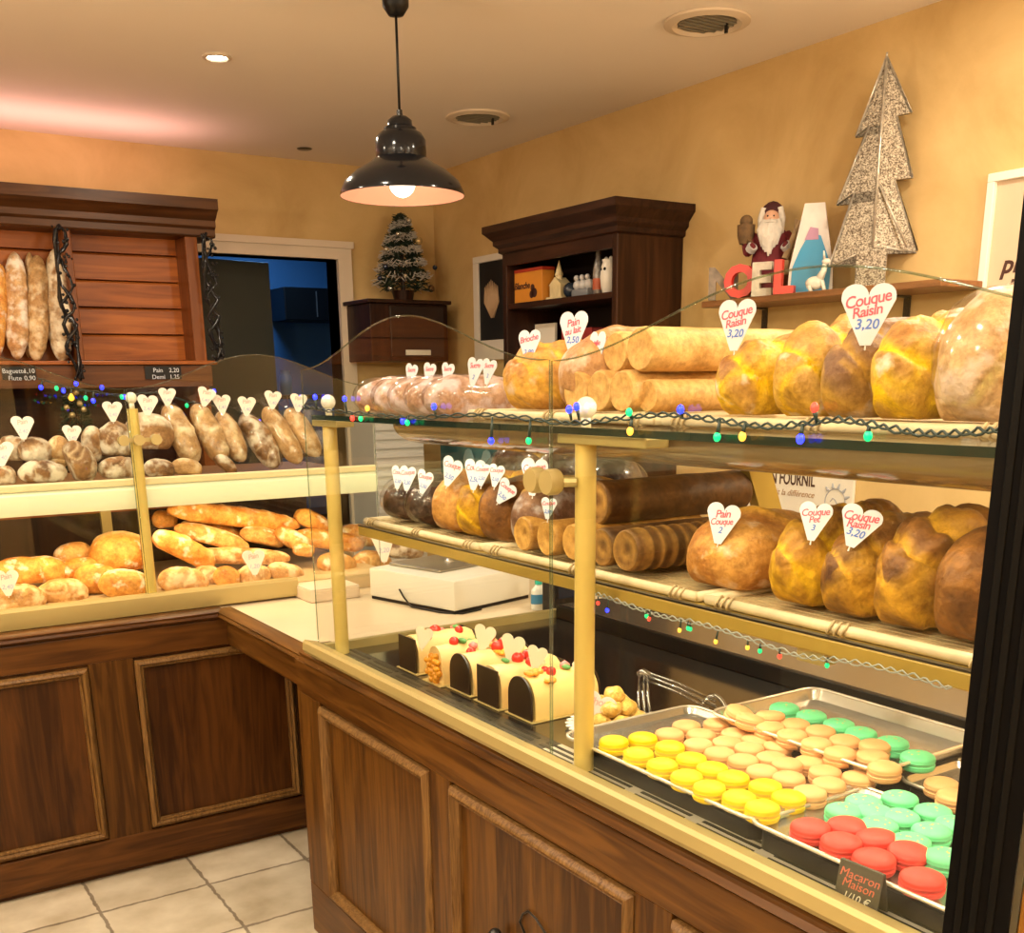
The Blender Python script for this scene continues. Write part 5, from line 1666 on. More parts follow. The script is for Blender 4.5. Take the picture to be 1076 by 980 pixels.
M_redf = mat('faded_red_ink', (.72, .38, .36), .6)
M_bluef = mat('faded_blue_ink', (.40, .44, .62), .6)
CR = (('Couque', 'Raisin'), '3,20')
heart(909, 354, 53, -52, 'large white heart tag with red writing in the grey brown brioche', X=1.16, lines=CR[0], price=CR[1], wk=.88)
heart(771, 361, 44, -72, 'narrow white heart tag in the first yellow brioche by the tin loaves', X=1.16, lines=CR[0], price='3,20')
heart(601, 366, 37, -70, 'white heart tag standing in the tan round brioche', X=1.16, lines=('Pain', 'au lait'), price='2,50', wk=.8)
heart(555, 377, 29, -70, 'white heart tag in the round orange-gold brioche', X=1.16, lines=('Brioche',), price='2,80')
heart(625, 386, 36, -88, 'thin edge-on heart tag between the tin loaves on the top glass', X=1.16, lines=('Mie',), price='2,10', wk=.6)
for i, (u, v, h) in enumerate(((430, 403, 20), (449, 402, 20), (468, 402, 20), (496, 402, 25), (511, 400, 22))):
    heart(u, v, h, -80, f'small heart tag in the wrapped sugared loaves, {ords[i]} from the far end', X=1.20, lines=('Sucre',), price='2', wk=.85, roll=10)
heart(754, 565, 36, -62, 'heart tag in the striped yellow loaf on the middle shelf', X=1.135, lines=('Pain', 'Couque'), price='2', wk=.85, roll=8)
heart(852, 562, 34, -55, 'upright heart tag left of the two in front of the shop sign', X=1.135, lines=('Couque', 'Pet'), price='3', wk=.85, roll=6)
heart(893, 568, 37, -48, 'wide heart tag leaning right beside the almost black loaves', X=1.135, lines=CR[0], price='3,20', wk=.98, roll=18)
for i, (u, v, h, r_, lb) in enumerate(((417, 510, 20, 8, 'first heart tag in the wrapped dark loaves of the middle shelf'), (427, 512, 22, 5, 'second heart tag in the wrapped dark loaves of the middle shelf'), (443, 515, 21, 15, 'heart tag between the second wrapped dark loaf and the orange brioche'), (469, 506, 26, 20, 'heart tag in the smooth orange brioche of the middle shelf'), (497, 510, 27, 4, 'heart tag in the yellow split brioche of the middle shelf'), (505, 507, 20, 6, 'heart tag half hidden behind the one in the yellow split brioche'), (519, 508, 20, 10, 'narrow heart tag over the brown rounded brioche'), (523, 524, 23, 38, 'tipped heart tag lying on the brown rounded brioche'), (559, 515, 33, 3, 'large heart tag in the dark brown brioche left of the clamps'), (575, 542, 19, 4, 'small heart tag under the gold clamps by the little tin loaves'))):
    heart(u, v, h, -72, lb, X=1.135 if i != 9 else 1.112, lines=('Couque',), price='2,50', wk=.9, roll=r_)
# bread case hearts
M_wb = mat('warm_card', (.80, .74, .70), .6)
for i, (u, v, h, r_, lb) in enumerate(((25, 458, 24, 2, 'heart tag standing over the tan round loaf'), (76, 464, 20, 4, 'heart tag in the tall leaning rye loaf'), (119, 440, 21, 2, 'heart tag in the big tan round loaf'), (155, 434, 22, 6, 'heart tag in the loaf with white squares'), (2, 486, 26, 4, 'heart tag cut off by the left picture edge on the upper shelf'))):
    heart(u, v, h * .84, -15, lb, Y=3.52 if i in (0, 1, 4) else 3.56, lines=('Pain',), price='2,40', wk=.95, roll=r_, m=M_wb)
for i, (u, v, h, r_) in enumerate(((176, 424, 18, 4), (214, 424, 19, 18), (234, 432, 19, 0), (259, 434, 19, 6), (286, 427, 18, 8), (313, 430, 18, 8))):
    heart(u, v, h * .88, -15, f'heart tag at the neck of the {ords[i]} leaning bagged baguette', Y=3.60, lines=('Pain',), price='1,40', wk=.95, roll=r_, m=M_wb)
heart(9, 622, 23, -15, 'heart tag in the floury loaf at the left of the lower deck', Y=3.40, lines=('Pain',), price='2,40', wk=.9, m=M_wb)
heart(268, 600, 22, -15, 'heart tag in the floury loaf at the right of the lower deck', Y=3.41, lines=('Pain',), price='1,20', wk=.9, m=M_wb)
heart(404, 585, 32, -15, 'heart tag beside the dark crusty loaf behind the white scale', Y=3.48, lines=('Pain',), price='2,20', wk=.7, m=M_wb)

# ------------------------------------------------------------------ on the deck: cakes
ZD = .8555
M_cream = mat('butter_cream', (.82, .58, .25), .45, 0, .10, 18, .25)
M_cream2 = mat('white_cream', (.84, .78, .62), .45, 0, .05, 18, .2)
M_choc = mat('dark_chocolate', (.028, .014, .007), .32, 0, .25, 20)
M_berry = mat('red_berry', (.62, .03, .02), .2)
M_org = mat('orange_fruit', (.84, .34, .02), .3, 0, .3, 40)
M_pink = mat('pink_sugar', (.75, .22, .22), .4)
M_leaf = mat('green_leaf', (.10, .30, .08), .5)
GC = 'yule log cakes on the deck'


def cake(u, v, arch, label, seed, L=.165, W=.088, H=.080, m=None, plates=True):
    p = at(u, v, Z=ZD + .002)
    rnd = random.Random(seed)
    t = thing('yule_log_cake', label, 'cake', (p.x, p.y, ZD), GC, local=True)
    bm = bmesh.new(); box(bm, -.008, L + .01, -W / 2 - .006, W / 2 + .006, 0, .003, .001); P('cake_board', bm, mat('gold_card', (.62, .48, .2), .3, .4), t)
    bm = bmesh.new()
    n = 22; rows = []
    for i in range(17):
        x = .005 + (L - .01) * i / 16
        row = []
        for j in range(n + 1):
            a = PI * j / n
            d = 1 + .035 * noise.noise(Vector((x * 40, a * 3, seed)))
            row.append(bm.verts.new((x, -W / 2 * d * math.copysign(abs(math.cos(a)) ** .75, math.cos(a)), .0035 + H * d * math.sin(a) ** .75)))
        rows.append(row)
    for A, B in zip(rows, rows[1:]):
        for j in range(n): bm.faces.new((A[j], A[j + 1], B[j + 1], B[j]))
        bm.faces.new((A[n], A[0], B[0], B[n]))
    bm.faces.new(rows[0]); bm.faces.new(rows[-1][::-1])
    P('cream_log', bm, m or M_cream, t, True, 50)
    for x in ((-.001, L) if plates else (L,)):
        bm = bmesh.new()
        if arch:
            o_ = [(-W * .47, .003), (W * .47, .003)] + [(W * .47 * math.cos(PI * i / 14), .045 + (H * 1.08 - .045) * math.sin(PI * i / 14)) for i in range(15)]
        else:
            o_ = [(-W * .45, .003), (W * .45, .003), (W * .45, H * 1.02), (-W * .45, H * 1.02)]
        extr(bm, o_, 0, x - .0035, x)
        P('chocolate_plate', bm, M_choc, t)
    for q in range(rnd.randint(9, 11)):
        x = rnd.uniform(.02, L - .02); y = rnd.uniform(-.030, .026); r = rnd.uniform(.009, .015)
        z = .0035 + H * (1 - (abs(y) / (W / 2)) ** 2.2) ** .6 + r * .5
        bm = bmesh.new(); k = rnd.random()
        if k < .4:
            ball(bm, (x, y, z), r, 12, 8); P('berry', bm, M_berry, t, True)
        elif k < .6:
            for e in range(5):
                a = 2 * PI * e / 5; ball(bm, (x + .009 * math.cos(a), y + .009 * math.sin(a), z), .008, 8, 6, .6)
            P('orange_segment', bm, M_org, t, True)
        elif k < .8:
            lathe(bm, [(0, 0), (.013, 0), (.014, .006), (.010, .012), (.011, .016), (.005, .024), (0, .030)], (x, y, z - r), 12); P('cream_swirl', bm, M_cream2, t, True)
        elif k < .9:
            lathe(bm, [(0, 0), (.010, .002), (.011, .010), (0, .018)], (x, y, z - r * .5), 10); P('pink_sweet', bm, M_pink, t, True)
        else:
            ball(bm, (x, y, z), r * 1.3, 10, 6, .35, .5, 1); P('mint_leaf', bm, M_leaf, t, True)
    return t


cake(430, 704, False, 'cream cake with a square chocolate plate, farthest along the deck', 2)
c1 = cake(456, 717, False, 'cream cake with an orange flower on its front, between square and rounded plates', 12, W=.07, plates=False)
bm = bmesh.new()
for e in range(30):
    a = e * 2.4; r = .0052 * math.sqrt(e)
    ball(bm, (.002 - .002 * (e % 3), r * math.cos(a), .036 + r * math.sin(a) * 1.1), .0075, 8, 6)
P('orange_flower', bm, M_org, c1, True)
cake(485, 726, True, 'cream cake with a rounded chocolate plate, second along the deck', 3)
cake(514, 740, False, 'cream cake with a square chocolate plate, third along the deck', 6)
c4 = cake(548, 753, True, 'pale yellow cake with a rounded chocolate plate, nearest the gold post', 8, m=mat('lemon_cream', (.82, .60, .22), .45, 0, .08, 14, .2))
for i, (u, v, h, lb) in enumerate(((506, 680, 24, 'translucent heart tag in the second cake'), (535, 692, 26, 'taller translucent heart tag in the third cake'), (561, 700, 22, 'translucent heart tag in the nearest yellow cake'), (443, 678, 20, 'faint heart tag at the farthest cake'))):
    heart(u, v, h, -60, lb, X=at(u, v + 4, Z=.935).x, lines=None, wk=.9, roll=10, m=mat('milky_tag', (.74, .66, .52), .4))
# choux on a doily plate
pc_ = at(645, 764, Z=ZD)
dp = thing('doily_plate', 'white paper doily plate carrying choux puffs behind the gold post', 'plate', (pc_.x, pc_.y, ZD), local=True)
bm = bmesh.new()
lathe(bm, [(0, 0), (.07, 0), (.085, .006), (.087, .008), (.068, .003), (0, .003)], (0, 0, 0), 40); P('plate', bm, M_white, dp, True, 40)
bm = bmesh.new()
for i in range(28): ball(bm, (.088 * math.cos(2 * PI * i / 28), .088 * math.sin(2 * PI * i / 28), .008), .007, 6, 4, .3)
P('lace_rim', bm, mat('doily', (.78, .76, .72), .7), dp, True)
B_choux = crust('choux_crust', (.72, .42, .08), (.84, .56, .16), (.9, .7, .3), .15, (.9, .75, .45), 30)
bmc = bmesh.new(); ball(bmc, (0, 0, .016), .0205, 18, 12, .80)
for v_ in bmc.verts: v_.co += v_.co.normalized() * .004 * noise.noise(v_.co * 60)
zmn = min(v_.co.z for v_ in bmc.verts); bmesh.ops.translate(bmc, vec=(0, 0, -zmn), verts=bmc.verts)

ch0 = P('choux_puff', bmc, B_choux, None, True)
chp = [(.045, .0, 0), (.015, .045, 0), (-.03, .035, 0), (-.045, -.012, 0), (-.012, -.045, 0), (.035, -.04, 0), (0, 0, 0), (.03, .012, .032), (-.012, .028, .032), (-.02, -.016, .033), (.016, -.024, .032), (.0, 0, .063)]
chl = ['back right', 'far side', 'far left', 'front left', 'front', 'near right', 'middle'] 
for i, (x, y, z) in enumerate(chp):
    lb = f'golden choux puff at the {chl[i]} of the bottom layer on the doily plate' if i < 7 else (f'golden choux puff in the upper layer of the pile, {["toward the wall", "toward the far end", "toward the customer", "toward the trays"][i - 7]}' if i < 11 else 'golden choux puff at the very top of the pile')
    loc = (pc_.x + x * .86, pc_.y + y * .86, ZD + .0035 + z * .72)
    if i == 0:
        ch0.location = loc; tag(ch0, lb, 'pastry', 'choux puffs on the doily plate')
    else: dup(ch0, loc, (0, 0, i * 1.3), lb)
heart(622, 758, 32, -60, 'pink and white heart tag standing by the choux puffs', X=pc_.x - .045, lines=('Choux',), price='1,20', wk=1.0, roll=16, m=mat('pink_card', (.80, .66, .66), .6))

# ------------------------------------------------------------------ macaron trays
M_tray = mat('tray_steel', (.58, .55, .50), .25, .85, .1, 8)
M_tray_rim = mat('tray_rim', (.78, .70, .58), .25, .6)


def trect(fl, fr_, bl, br, z, ynear=None, fwd_=.006):
    a, b, c, d = (at(q[0], q[1], Z=z) for q in (fl, fr_, bl, br))
    x0 = (a.x + b.x) / 2; y0 = ynear or (b.y + d.y) / 2
    return x0 - fwd_, max((c.x + d.x) / 2, x0 + .14), y0, max(a.y, c.y)


def steel_tray(label, x0, x1, y0, y1, z, rim=.012, stand=True):
    t = thing('macaron_tray', label, 'tray', ((x0 + x1) / 2, (y0 + y1) / 2, ZD), 'macaron trays on the deck')
    def rr(o, r=.03, n=6):
        pts = []
        for cx, cy, a0 in ((x1 - r, y1 - r, 0), (x0 + r, y1 - r, 90), (x0 + r, y0 + r, 180), (x1 - r, y0 + r, 270)):
            for i in range(n + 1):
                a = R(a0 + 90 * i / n); pts.append((cx + (r + o) * math.cos(a), cy + (r + o) * math.sin(a)))
        return pts
    bm = bmesh.new(); loops = []
    for o, dz in ((-.020, 0), (-.012, .002), (-.006, rim), (.0, rim + .001), (.003, rim - .002), (-.003, rim - .003), (-.014, -.002), (-.020, -.003)):
        loops.append([bm.verts.new((x, y, z + dz)) for x, y in rr(o)])
    for A, B in zip(loops, loops[1:]):
        for i in range(len(A)): bm.faces.new((A[i], A[(i + 1) % len(A)], B[(i + 1) % len(A)], B[i]))
    bm.faces.new(loops[0][::-1]); bm.faces.new(loops[-1])
    P('pan', bm, M_tray, t, True, 35)
    bm = bmesh.new(); q = rr(.001); tube(bm, [(x, y, z + rim) for x, y in q], .0032, 6, True); P('rolled_rim', bm, M_tray_rim, t, True)
    if stand:
        bm = bmesh.new(); extr(bm, rr(-.012), 2, ZD, z - .0035); P('black_stand', bm, M_black, t)
    return t


ZA, ZB, ZC_ = .884, .906, .886
steel_tray('steel tray of yellow and beige macarons in the middle of the deck', *trect((614, 775), (800, 870), (750, 735), (905, 820), ZA + .012), ZA)
steel_tray('steel tray of beige and green macarons at the back of the deck', *trect((758, 751), (925, 810), (845, 724), (1048, 772), ZB + .02), ZB, .020)
steel_tray('steel tray of red and green macarons nearest the black upright', *trect((814, 872), (1030, 978), (905, 822), (1010, 868), ZC_ + .012, .632, -.004), ZC_)
steel_tray('steel tray with a few beige macarons behind the red and green tray', *trect((955, 818), (1030, 850), (1010, 795), (1060, 812), ZA + .012, .632), ZA)


def macaron_proto(name, m, mf, r=.0265, deco=None, smooth_top=False):
    t = thing(name, '', 'macaron', (0, 0, -5), local=True)
    def shell(z0, sgn):
        bm = bmesh.new()
        pr = [(0, 0), (r * .96, 0), (r * 1.02, .0015), (r * .98, .004), (r, .006), (r * .94, .0105), (r * .75, .0142), (r * .42, .0162), (0, .0168)]
        lathe(bm, [(a, z0 + sgn * z) for a, z in pr], (0, 0, 0), 26)
        for v_ in bm.verts:
            h = sgn * (v_.co.z - z0)
            if h < .005: v_.co.xy *= 1 + .025 * noise.noise(Vector((v_.co.x * 260, v_.co.y * 260, h * 200)))
        return bm
    P('lower_shell', shell(.0168, -1), m, t, True, 60)
    bm = bmesh.new(); lathe(bm, [(0, .0165), (r * .93, .0165), (r * .96, .019), (r * .93, .0225), (0, .0225)], (0, 0, 0), 22); P('filling', bm, mf, t, True, 60)
    P('upper_shell', shell(.022, 1), m, t, True, 60)
    if deco:
        rnd = random.Random(1)
        bm = bmesh.new()
        for i in range(7):
            a = rnd.uniform(0, 6.3); q = r * rnd.uniform(.1, .6); ball(bm, (q * math.cos(a), q * math.sin(a), .022 + .0164 - .004 * (q / r) ** 2), rnd.uniform(.0012, .0022), 6, 4, .5)
        P('crumbs', bm, deco, t)
    return t


M_my = mat('yellow_macaron', (.86, .62, .0), .5, 0, .04, 30)
M_mb = mat('beige_macaron', (.74, .40, .17), .55, 0, .06, 30)
M_mg = mat('green_macaron', (.16, .74, .36), .5, 0, .10, 30)
M_mr = mat('red_macaron', (.80, .055, .04), .5, 0, .08, 30)
M_fb = mat('beige_filling', (.62, .35, .18), .6)
protos = {'y': macaron_proto('yellow_macaron', M_my, mat('yellow_filling', (.80, .58, .06), .6)),
          'b': macaron_proto('beige_macaron', M_mb, M_fb),
          'g': macaron_proto('green_macaron', M_mg, mat('green_filling', (.16, .55, .28), .6), .0275, mat('orange_crumb', (.75, .45, .12), .7)),
          'r': macaron_proto('red_macaron', M_mr, mat('red_filling', (.60, .05, .04), .6), .0285)}
used = set()
COLN = {'y': 'yellow', 'b': 'beige', 'g': 'green', 'r': 'red'}


def macaron(kind, u, v, z, label, grp, k=1.0, tilt=0, rot=0):
    """u, v: photo position of the middle of its top"""
    p = at(u, v, Z=z + .029 * k)
    src = protos[kind]
    if kind not in used:
        used.add(kind); o = src
    else: o = dup(src, (0, 0, 0))
    o.location = (p.x, p.y, z)
    o.rotation_euler = (tilt, tilt * .5, rot)
    o.scale = (k * .96, k * .96, k * .78)
    o['label'] = label; o['group'] = grp
    return o


# yellow: two rows; positions are read off the picture, the rows run along the case
fr = [(645, 775), (671, 787.5), (696, 799), (722, 811.5), (745.5, 823), (777, 833), (801.5, 843.5)]
bk = [(675.5, 771.5), (704, 780.5), (726.5, 793), (748.5, 803), (770.5, 812.5), (804.5, 821.5), (829, 833)]
for nm, row in (('front', fr), ('second', bk)):
    for i, (u, v) in enumerate(row):
        macaron('y', u, v, ZA + .0005, f'yellow macaron in the {nm} row of the middle tray, {ords[i]} from the gold post', 'yellow macarons', rot=i * .7)
bA = [[(703.5, 767), (737, 768), (773, 767), (734, 778), (764, 776)], [(721.5, 758.5), (754, 756.5)], [(795, 773.5), (756, 787), (787.5, 782), (818.5, 780), (781, 794.5), (811, 792), (852, 796)], [(801, 806), (827.5, 798.5), (829, 813), (867.5, 806.5), (851, 828), (871.5, 819), (902.5, 812.5)]]
n_ = 0
posw = ['far front', 'far middle', 'far back', 'far inner front', 'far inner back']
for gi, gset in enumerate(bA):
    for i, (u, v) in enumerate(gset):
        lb = f'beige macaron in the middle tray, {ords[i]} of ' + ['those by the choux puffs', 'the corner pair by the tongs', 'the central group', 'those near the red macarons'][gi]
        macaron('b', u, v, ZA + .0005, lb, 'beige macarons in the middle tray', rot=(gi * 5 + i) * .9)
bB = [(774, 743, .3), (787, 751, .2), (810, 748, .15), (809, 759.5, 0), (836, 757, 0), (832.5, 768, 0), (862.5, 764, 0), (858.5, 777, 0), (888, 774, 0), (883, 786.5, 0), (919.5, 779, 0), (917, 790, 0), (930, 802, 0)]
ord13 = ords + ['eighth', 'ninth', 'tenth', 'eleventh', 'twelfth', 'thirteenth', 'fourteenth']
for i, (u, v, t_) in enumerate(bB):
    macaron('b', u, v, ZB + .0005 + (.008 if t_ else 0), f'beige macaron in the back tray, {ord13[i]} counting from the tongs', 'beige macarons in the back tray', tilt=t_, rot=i)
for i, (u, v) in enumerate([(824.5, 740), (853, 748), (882, 757), (905, 766), (938, 776), (965, 791)]):
    macaron('g', u, v, ZB + .0005, f'green macaron in the back tray, {ords[i]} counting from the tongs', 'green macarons in the back tray', rot=i * 1.7)
gC = [(887, 847), (908, 838), (924, 862), (919, 848), (946, 834), (947, 853.5), (981, 848), (979, 868), (957.5, 879), (993, 895), (1004, 861)]
for i, (u, v) in enumerate(gC):
    macaron('g', u, v, ZC_ + .0005 + (.0 if i != 3 else .0), f'green macaron in the near tray, {ord13[i]} counting away from the yellow ones', 'green macarons in the near tray', rot=i * 2.1)
rC = [(852, 864), (891, 862), (884.5, 879), (922.5, 875), (919, 896), (955, 889), (970, 917)]
for i, (u, v) in enumerate(rC):
    macaron('r', u, v, ZC_ + .0005, f'red macaron in the near tray, {ords[i]} counting toward the black upright', 'red macarons in the near tray', rot=i * 1.1, tilt=.08 if i in (3, 5) else 0)
macaron('b', 990, 819, ZA + .0005, 'beige macaron alone in the small tray behind the red and green tray', 'beige macarons behind the near tray')
macaron('b', 1003, 832, ZA + .0005, 'beige macaron partly behind the black upright in the small tray', 'beige macarons behind the near tray')

# chalk tent sign in front of the near tray
XS_ = 1.011
A_, B_ = at(878, 934, X=XS_), at(921, 951, X=XS_)
cs = thing('chalk_sign', 'black folded chalk sign with red and white writing before the red macarons', 'sign', (0, 0, 0), 'chalk tent sign', local=True)
cen = (A_ + B_) / 2
wd, ht = A_.y - B_.y, .056
cs.location = (XS_, cen.y, ZD + .0025); cs.rotation_euler = (0, 0, R(-86))
sl = Matrix.Rotation(R(-9), 4, 'X')
M_slate = mat('slate_card', (.075, .065, .045), .5, 0, .15, 40)
bm = bmesh.new(); tbox(bm, Matrix.Rotation(R(-9), 4, 'X') @ Matrix.Translation((0, 0, ht / 2)), wd, .002, ht, .0005); P('front_board', bm, M_slate, cs)
bm = bmesh.new(); tbox(bm, Matrix.Translation((0, ht * 2 * math.sin(R(12)), 0)) @ Matrix.Rotation(R(12), 4, 'X') @ Matrix.Translation((0, 0, ht / 2)), wd, .002, ht, .0005); P('back_board', bm, M_slate, cs)
M_rchalk = mat('red_chalk', (.60, .14, .09), .8)
for tx, sz, z_, m_ in (('Macaron', .0165, .036, M_rchalk), ('Maison', .0165, .0235, M_rchalk), ('1/10 €', .0145, .008, mat('white_chalk', (.72, .68, .55), .8))):
    bm = text_bm(tx, sz, .0003, .2)
    bmesh.ops.translate(bm, vec=(0, -.0016, z_), verts=bm.verts)
    bmesh.ops.transform(bm, matrix=Matrix.Rotation(R(-9), 4, 'X'), verts=bm.verts)
    P('writing', bm, m_, cs)

# tongs
tg_ = thing('serving_tongs', 'clear grey plastic serving tongs behind the beige macarons', 'tongs', at(680, 712, Z=.93))
M_tong = glass('tong_plastic', (.72, .70, .66), .25, .6, .1, 2)
bend = at(676, 709, Z=.925); f1_ = at(679, 757, Z=ZD + .004); f2_ = at(752, 742, Z=ZD + .012)
for e, (mid, end) in enumerate(((at(676, 735, Z=.90), f1_), (at(712, 722, Z=.91), f2_))):
    bm = bmesh.new(); d = (end - bend).normalized(); sd = Vector((0, 0, 1)).cross(d).normalized()
    wv = Vector((0, 0, 1)) if e else sd
    for s_ in (-.008, .008): tube(bm, [bend + wv * s_, mid + wv * s_ * 1.2, end + wv * s_ * 1.4], .0028, 8)
    tube(bm, [bend, mid, end], .004, 6)
    P('arm', bm, M_tong, tg_, True)
bm = bmesh.new(); tube(bm, [bend + Vector((-.004, .01, 0)), bend + Vector((0, .0, .006)), bend + Vector((.006, -.014, 0))], [.007, .009, .007], 10); P('hinge', bm, M_tong, tg_, True)
bm = bmesh.new()
cpt = f2_ + Vector((.0, 0, .004)); tube(bm, [cpt + Vector((.03 * math.cos(R(a)) * .7, .03 * math.sin(R(a)), .012 * math.sin(R(a * 2)))) for a in range(-60, 121, 20)], .005, 8); P('scoop', bm, M_tong, tg_, True)

# ------------------------------------------------------------------ on the worktop: scale, slab, bottle, terminal
ZW = .8125
a, b_, c_ = at(413, 624, Z=ZW), at(478, 646, Z=ZW), at(557, 628, Z=ZW)
vx = (c_ - b_); vy = (a - b_)
vxn = vx.normalized(); vyn = Vector((-vxn.y, vxn.x, 0))
scl = thing('weighing_scale', 'flat white shop scale with dark pan on the cream worktop', 'scale', (b_.x, b_.y, ZW), local=True, rz=math.atan2(vxn.y, vxn.x))
sxw, syw = vx.length, abs(vy.dot(vyn))
syw = max(syw, .30)
bm = bmesh.new(); box(bm, .004, sxw - .004, .004, syw - .004, .0005, .010); P('foot', bm, M_black, scl)
bm = bmesh.new(); box(bm, 0, sxw, 0, syw, .010, .104, .006); P('housing', bm, mat('scale_white', (.68, .66, .58), .4), scl, True, 40)
bm = bmesh.new(); box(bm, sxw * .2, sxw * .86, syw * .34, syw * .95, .1045, .114, .004); P('pan', bm, mat('pan_grey', (.28, .26, .22), .3, .6), scl)
bm = bmesh.new(); lathe(bm, [(0, .114), (.02, .114), (.014, .122), (.004, .126), (.004, .134), (0, .135)], (sxw * .62, syw * .6, 0), 16); P('pan_knob', bm, M_steel, scl, True, 40)
bm = bmesh.new(); tube(bm, [(sxw * .0 - .004, syw * .62, .05), (-.012, syw * .55, .03), (-.016, syw * .45, .004), (-.01, .05, .003), (.02, -.012, .003), (sxw * .3, -.012, .003)], .003, 6); P('cable', bm, M_black, scl, True)
q0 = at(327, 634, Z=ZW)
sb = thing('stone_slab', 'beige flat slab block on the worktop at the end of the bread case', 'slab', (q0.x, q0.y, ZW), local=True, rz=R(0))
bm = bmesh.new(); box(bm, -.0, .175, 0, .17, .0005, .040, .003); P('block', bm, mat('beige_stone', (.62, .50, .36), .5, 0, .1, 14), sb)
bm = bmesh.new(); box(bm, .002, .173, .002, .168, .0405, .044, .001); P('top_sheet', bm, mat('pale_sheet', (.70, .60, .46), .5), sb)
q0 = at(566, 640, Z=ZW)
bo = thing('spray_bottle', 'small white bottle with teal cap and blue label beside the scale', 'bottle', (q0.x, q0.y, ZW), local=True)
bm = bmesh.new(); lathe(bm, [(0, .0005), (.024, .0005), (.026, .01), (.026, .062), (.014, .074), (.011, .08), (0, .08)], (0, 0, 0), 20, 1, .7); P('body', bm, mat('milk_plastic', (.70, .72, .66), .3), bo, True, 40)
bm = bmesh.new(); lathe(bm, [(0, .0802), (.012, .0802), (.012, .10), (.006, .104), (0, .104)], (0, 0, 0), 16); P('cap', bm, mat('teal_cap', (.02, .45, .36), .3), bo, True, 40)
bm = bmesh.new(); lathe(bm, [(.0265, .02), (.0265, .05)], (0, 0, 0), 20, 1, .7); P('label', bm, mat('blue_label', (.04, .22, .42), .5), bo, True)
q0 = at(588, 648, Z=ZW)
tm = thing('card_terminal', 'black upright box on the worktop just left of the gold post', 'terminal', (q0.x, q0.y, ZW), local=True)
bm = bmesh.new(); box(bm, -.03, .05, -.02, .05, .0005, .115, .004); P('housing', bm, M_black, tm)
bm = bmesh.new(); box(bm, -.02, .04, -.0215, -.0205, .06, .10); P('screen', bm, mat('dark_screen', (.015, .02, .035), .1), tm)

# ------------------------------------------------------------------ fairy lights
GLOW = {}
for k, (col, st) in {'blue': ((.01, .02, 1), 5.0), 'green': ((.0, .55, .16), 1.3), 'red': ((1, .05, .03), 1.2), 'yellow': ((1, .5, .05), 1.2)}.items():
    GLOW[k] = mat(f'{k}_bulb_glow', col, .3, emit=col, estr=st)


def string(label, pts, bulbs, r=.0022, strands=2, wire=None, rb=.0050):
    """pts: wire path; bulbs: (point, colour)"""
    t = thing('fairy_lights', label, 'fairy lights', pts[0], 'strings of fairy lights')
    bm = bmesh.new()
    n = len(pts)
    for s_ in range(strands):
        q = []
        for i in range(n - 1):
            for e in range(14):
                f = e / 14; p = Vector(pts[i]).lerp(Vector(pts[i + 1]), f)
                a = (i * 14 + e) * 1.1 + s_ * PI
                q.append(p + Vector((0, .0022 * math.sin(a), .0034 * math.cos(a) + .004 * math.sin(a * .13))))
        q.append(Vector(pts[-1]))
        tube(bm, q, r, 5)
    P('wire', bm, wire or mat('green_wire', (.012, .03, .022), .4), t, True)
    for p, col in bulbs:
        near = None; best = 9
        for i in range(n - 1):
            a, b2 = Vector(pts[i]), Vector(pts[i + 1]); d = b2 - a
            f = max(0, min(1, (Vector(p) - a).dot(d) / d.length_squared)); c = a + d * f
            if (c - Vector(p)).length < best: best = (c - Vector(p)).length; near = c
        p = Vector(p); d = (p - near)
        if d.length < .009: d = Vector((0, 0, -.011)); p = near + d
        bm = bmesh.new()
        tube(bm, [near, p - d.normalized() * rb * .6], [rb * .35, rb * .62], 8)
        so = P('socket', bm, mat('green_wire', (.012, .03, .022), .4), t, True)
        bm = bmesh.new(); ball(bm, p, rb, 12, 8, 1.25)
        bu = P('bulb', bm, GLOW[col], so, True)
        bu['label'] = f'{col} bulb'
    return t


XG = .990
pts = [Vector((XG, at(u, v, X=XG).y, 1.434 + dz)) for u, v, dz in ((318, 432, .012), (345, 434, .004), (400, 440, .006), (450, 445, .003), (520, 448, .008), (590, 450, .006), (640, 450, .012), (700, 452, .016), (760, 452, .016), (820, 454, .012), (880, 458, .016), (940, 460, .012), (1000, 464, .012), (1060, 468, .012))]
bl_ = [(331, 417, 'blue'), (362, 419, 'blue'), (368, 430, 'red'), (377, 436, 'green'), (386, 429, 'yellow'), (421, 439, 'blue'), (428, 444, 'green'), (456, 427, 'blue'), (516, 463, 'blue'), (555.5, 463, 'green'), (598, 430, 'blue'), (606, 427, 'blue'), (661, 433, 'green'), (662, 453, 'yellow'), (715, 430, 'blue'), (753.5, 459, 'green'), (780, 458.5, 'yellow'), (841, 461, 'blue'), (856, 428, 'red'), (911, 443, 'green')]
string('string of coloured fairy lights along the front edge of the top glass', pts, [(at(u, v, X=XG - .004), c) for u, v, c in bl_], .0016)
XL = 1.078
pts = [at(u, v, X=XL) for u, v in ((612, 622), (640, 630), (680, 640), (722, 652), (770, 668), (830, 684), (880, 692), (940, 708), (1000, 722))]
bl_ = [(627, 623, 'red'), (638, 641, 'blue'), (678, 639.5, 'green'), (682, 650, 'red'), (722, 648, 'green'), (724, 653, 'green'), (714, 662, 'yellow'), (797, 682, 'green'), (784, 678, 'yellow'), (818, 683, 'red'), (868, 696, 'green'), (752, 674, 'yellow')]
string('string of coloured fairy lights under the gold middle shelf', pts, [(at(u, v, X=XL - .003), c) for u, v, c in bl_], .0012, 2, mat('pale_wire', (.30, .33, .31), .4), .0032)
YS = 4.02
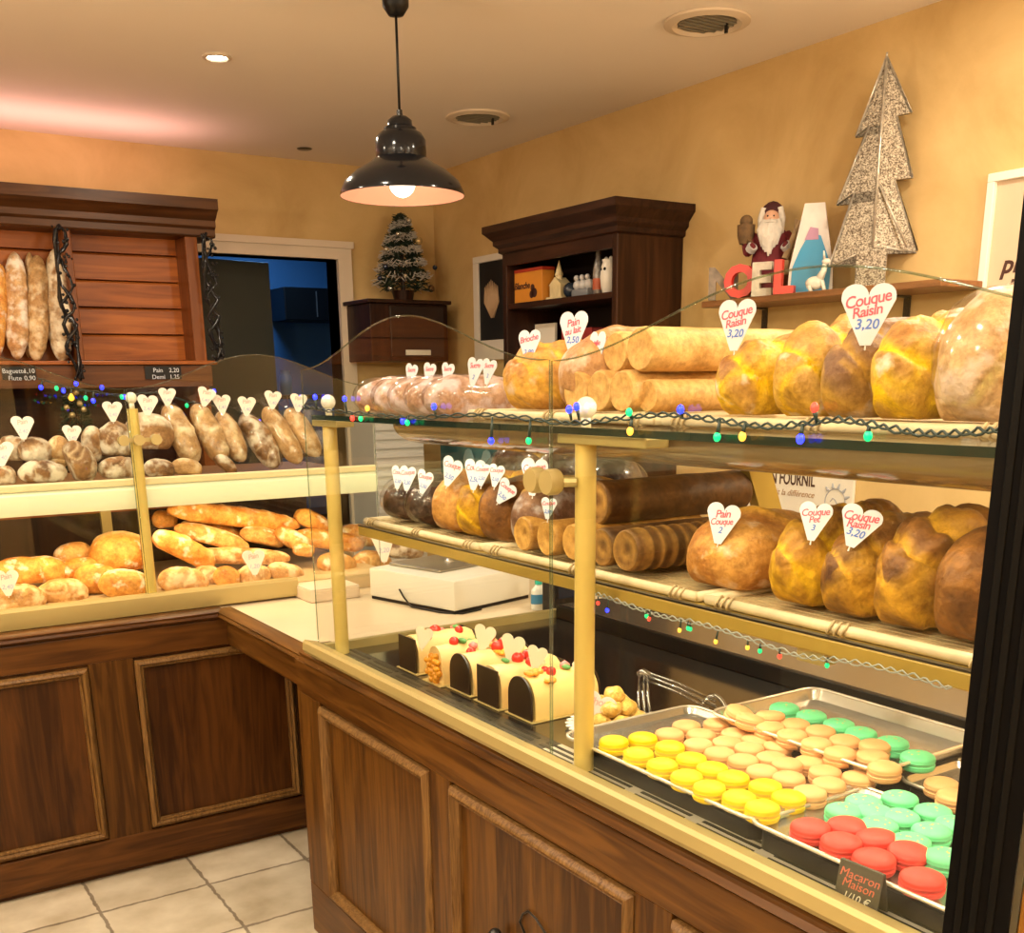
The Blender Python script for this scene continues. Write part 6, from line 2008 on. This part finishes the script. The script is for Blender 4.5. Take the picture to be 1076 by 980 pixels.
pts = [at(u, v, Y=YS) for u, v in ((40, 398), (70, 408), (120, 414), (165, 412), (200, 424), (240, 426), (270, 440), (300, 432), (335, 420))]
bl_ = [(43, 407, 'blue'), (59, 405, 'green'), (66, 408, 'blue'), (80, 403, 'blue'), (98, 421, 'blue'), (107, 407, 'blue'), (131, 417, 'blue'), (128, 417, 'green'), (196, 424, 'green'), (225, 411, 'blue'), (272, 438, 'blue'), (316, 417, 'blue'), (300, 445, 'green'), (90, 418, 'green'), (75, 416, 'yellow')]
string('string of mostly blue fairy lights behind the bagged baguettes', pts, [(at(u, v, Y=YS - .004), c) for u, v, c in bl_], .0016, 2, None, .007)
# little dark tree with one warm light beneath the cabinet ledge
q0 = at(80, 440, Y=4.68)
dt_ = thing('table_tree', 'little dark decorated tree with gold baubles below the cabinet ledge', 'Christmas tree', (q0.x, 4.68, .9505))
random.seed(21)
bm = bmesh.new(); lathe(bm, [(0, .951), (.06, .951), (.07, 1.06), (0, 1.06)], (q0.x, 4.68, 0), 16); P('pot', bm, M_walnut, dt_, True, 40)
bm = bmesh.new(); tube(bm, [(q0.x, 4.68, 1.05), (q0.x, 4.68, 1.50)], [.012, .004], 8); P('trunk', bm, M_walnut, dt_)
bm = bmesh.new()
for i in range(600):
    t_ = random.random() ** .7; z_ = 1.1 + .38 * t_; rr_ = .085 * (1 - t_) ** .8 * random.uniform(.4, 1) + .01; a_ = random.uniform(0, 6.28)
    p_ = Vector((q0.x + rr_ * math.cos(a_), 4.68 + rr_ * math.sin(a_), z_)); d_ = Vector((math.cos(a_), math.sin(a_), random.uniform(-.8, .2))) * .03
    tube(bm, [p_, p_ + d_], [.003, .001], 4)
nd = P('needles', bm, M_need, dt_); nd['kind'] = 'stuff'
for i, (u, v) in enumerate(((75, 418), (70, 428), (88, 430), (80, 412), (84, 424), (76, 436))):
    bm = bmesh.new(); ball(bm, at(u, v, Y=4.60), .012, 10, 8)
    P('bauble', bm, GLOW['yellow'] if i == 0 else mat('gold_bauble', (.55, .42, .2), .2, .5), dt_, True)
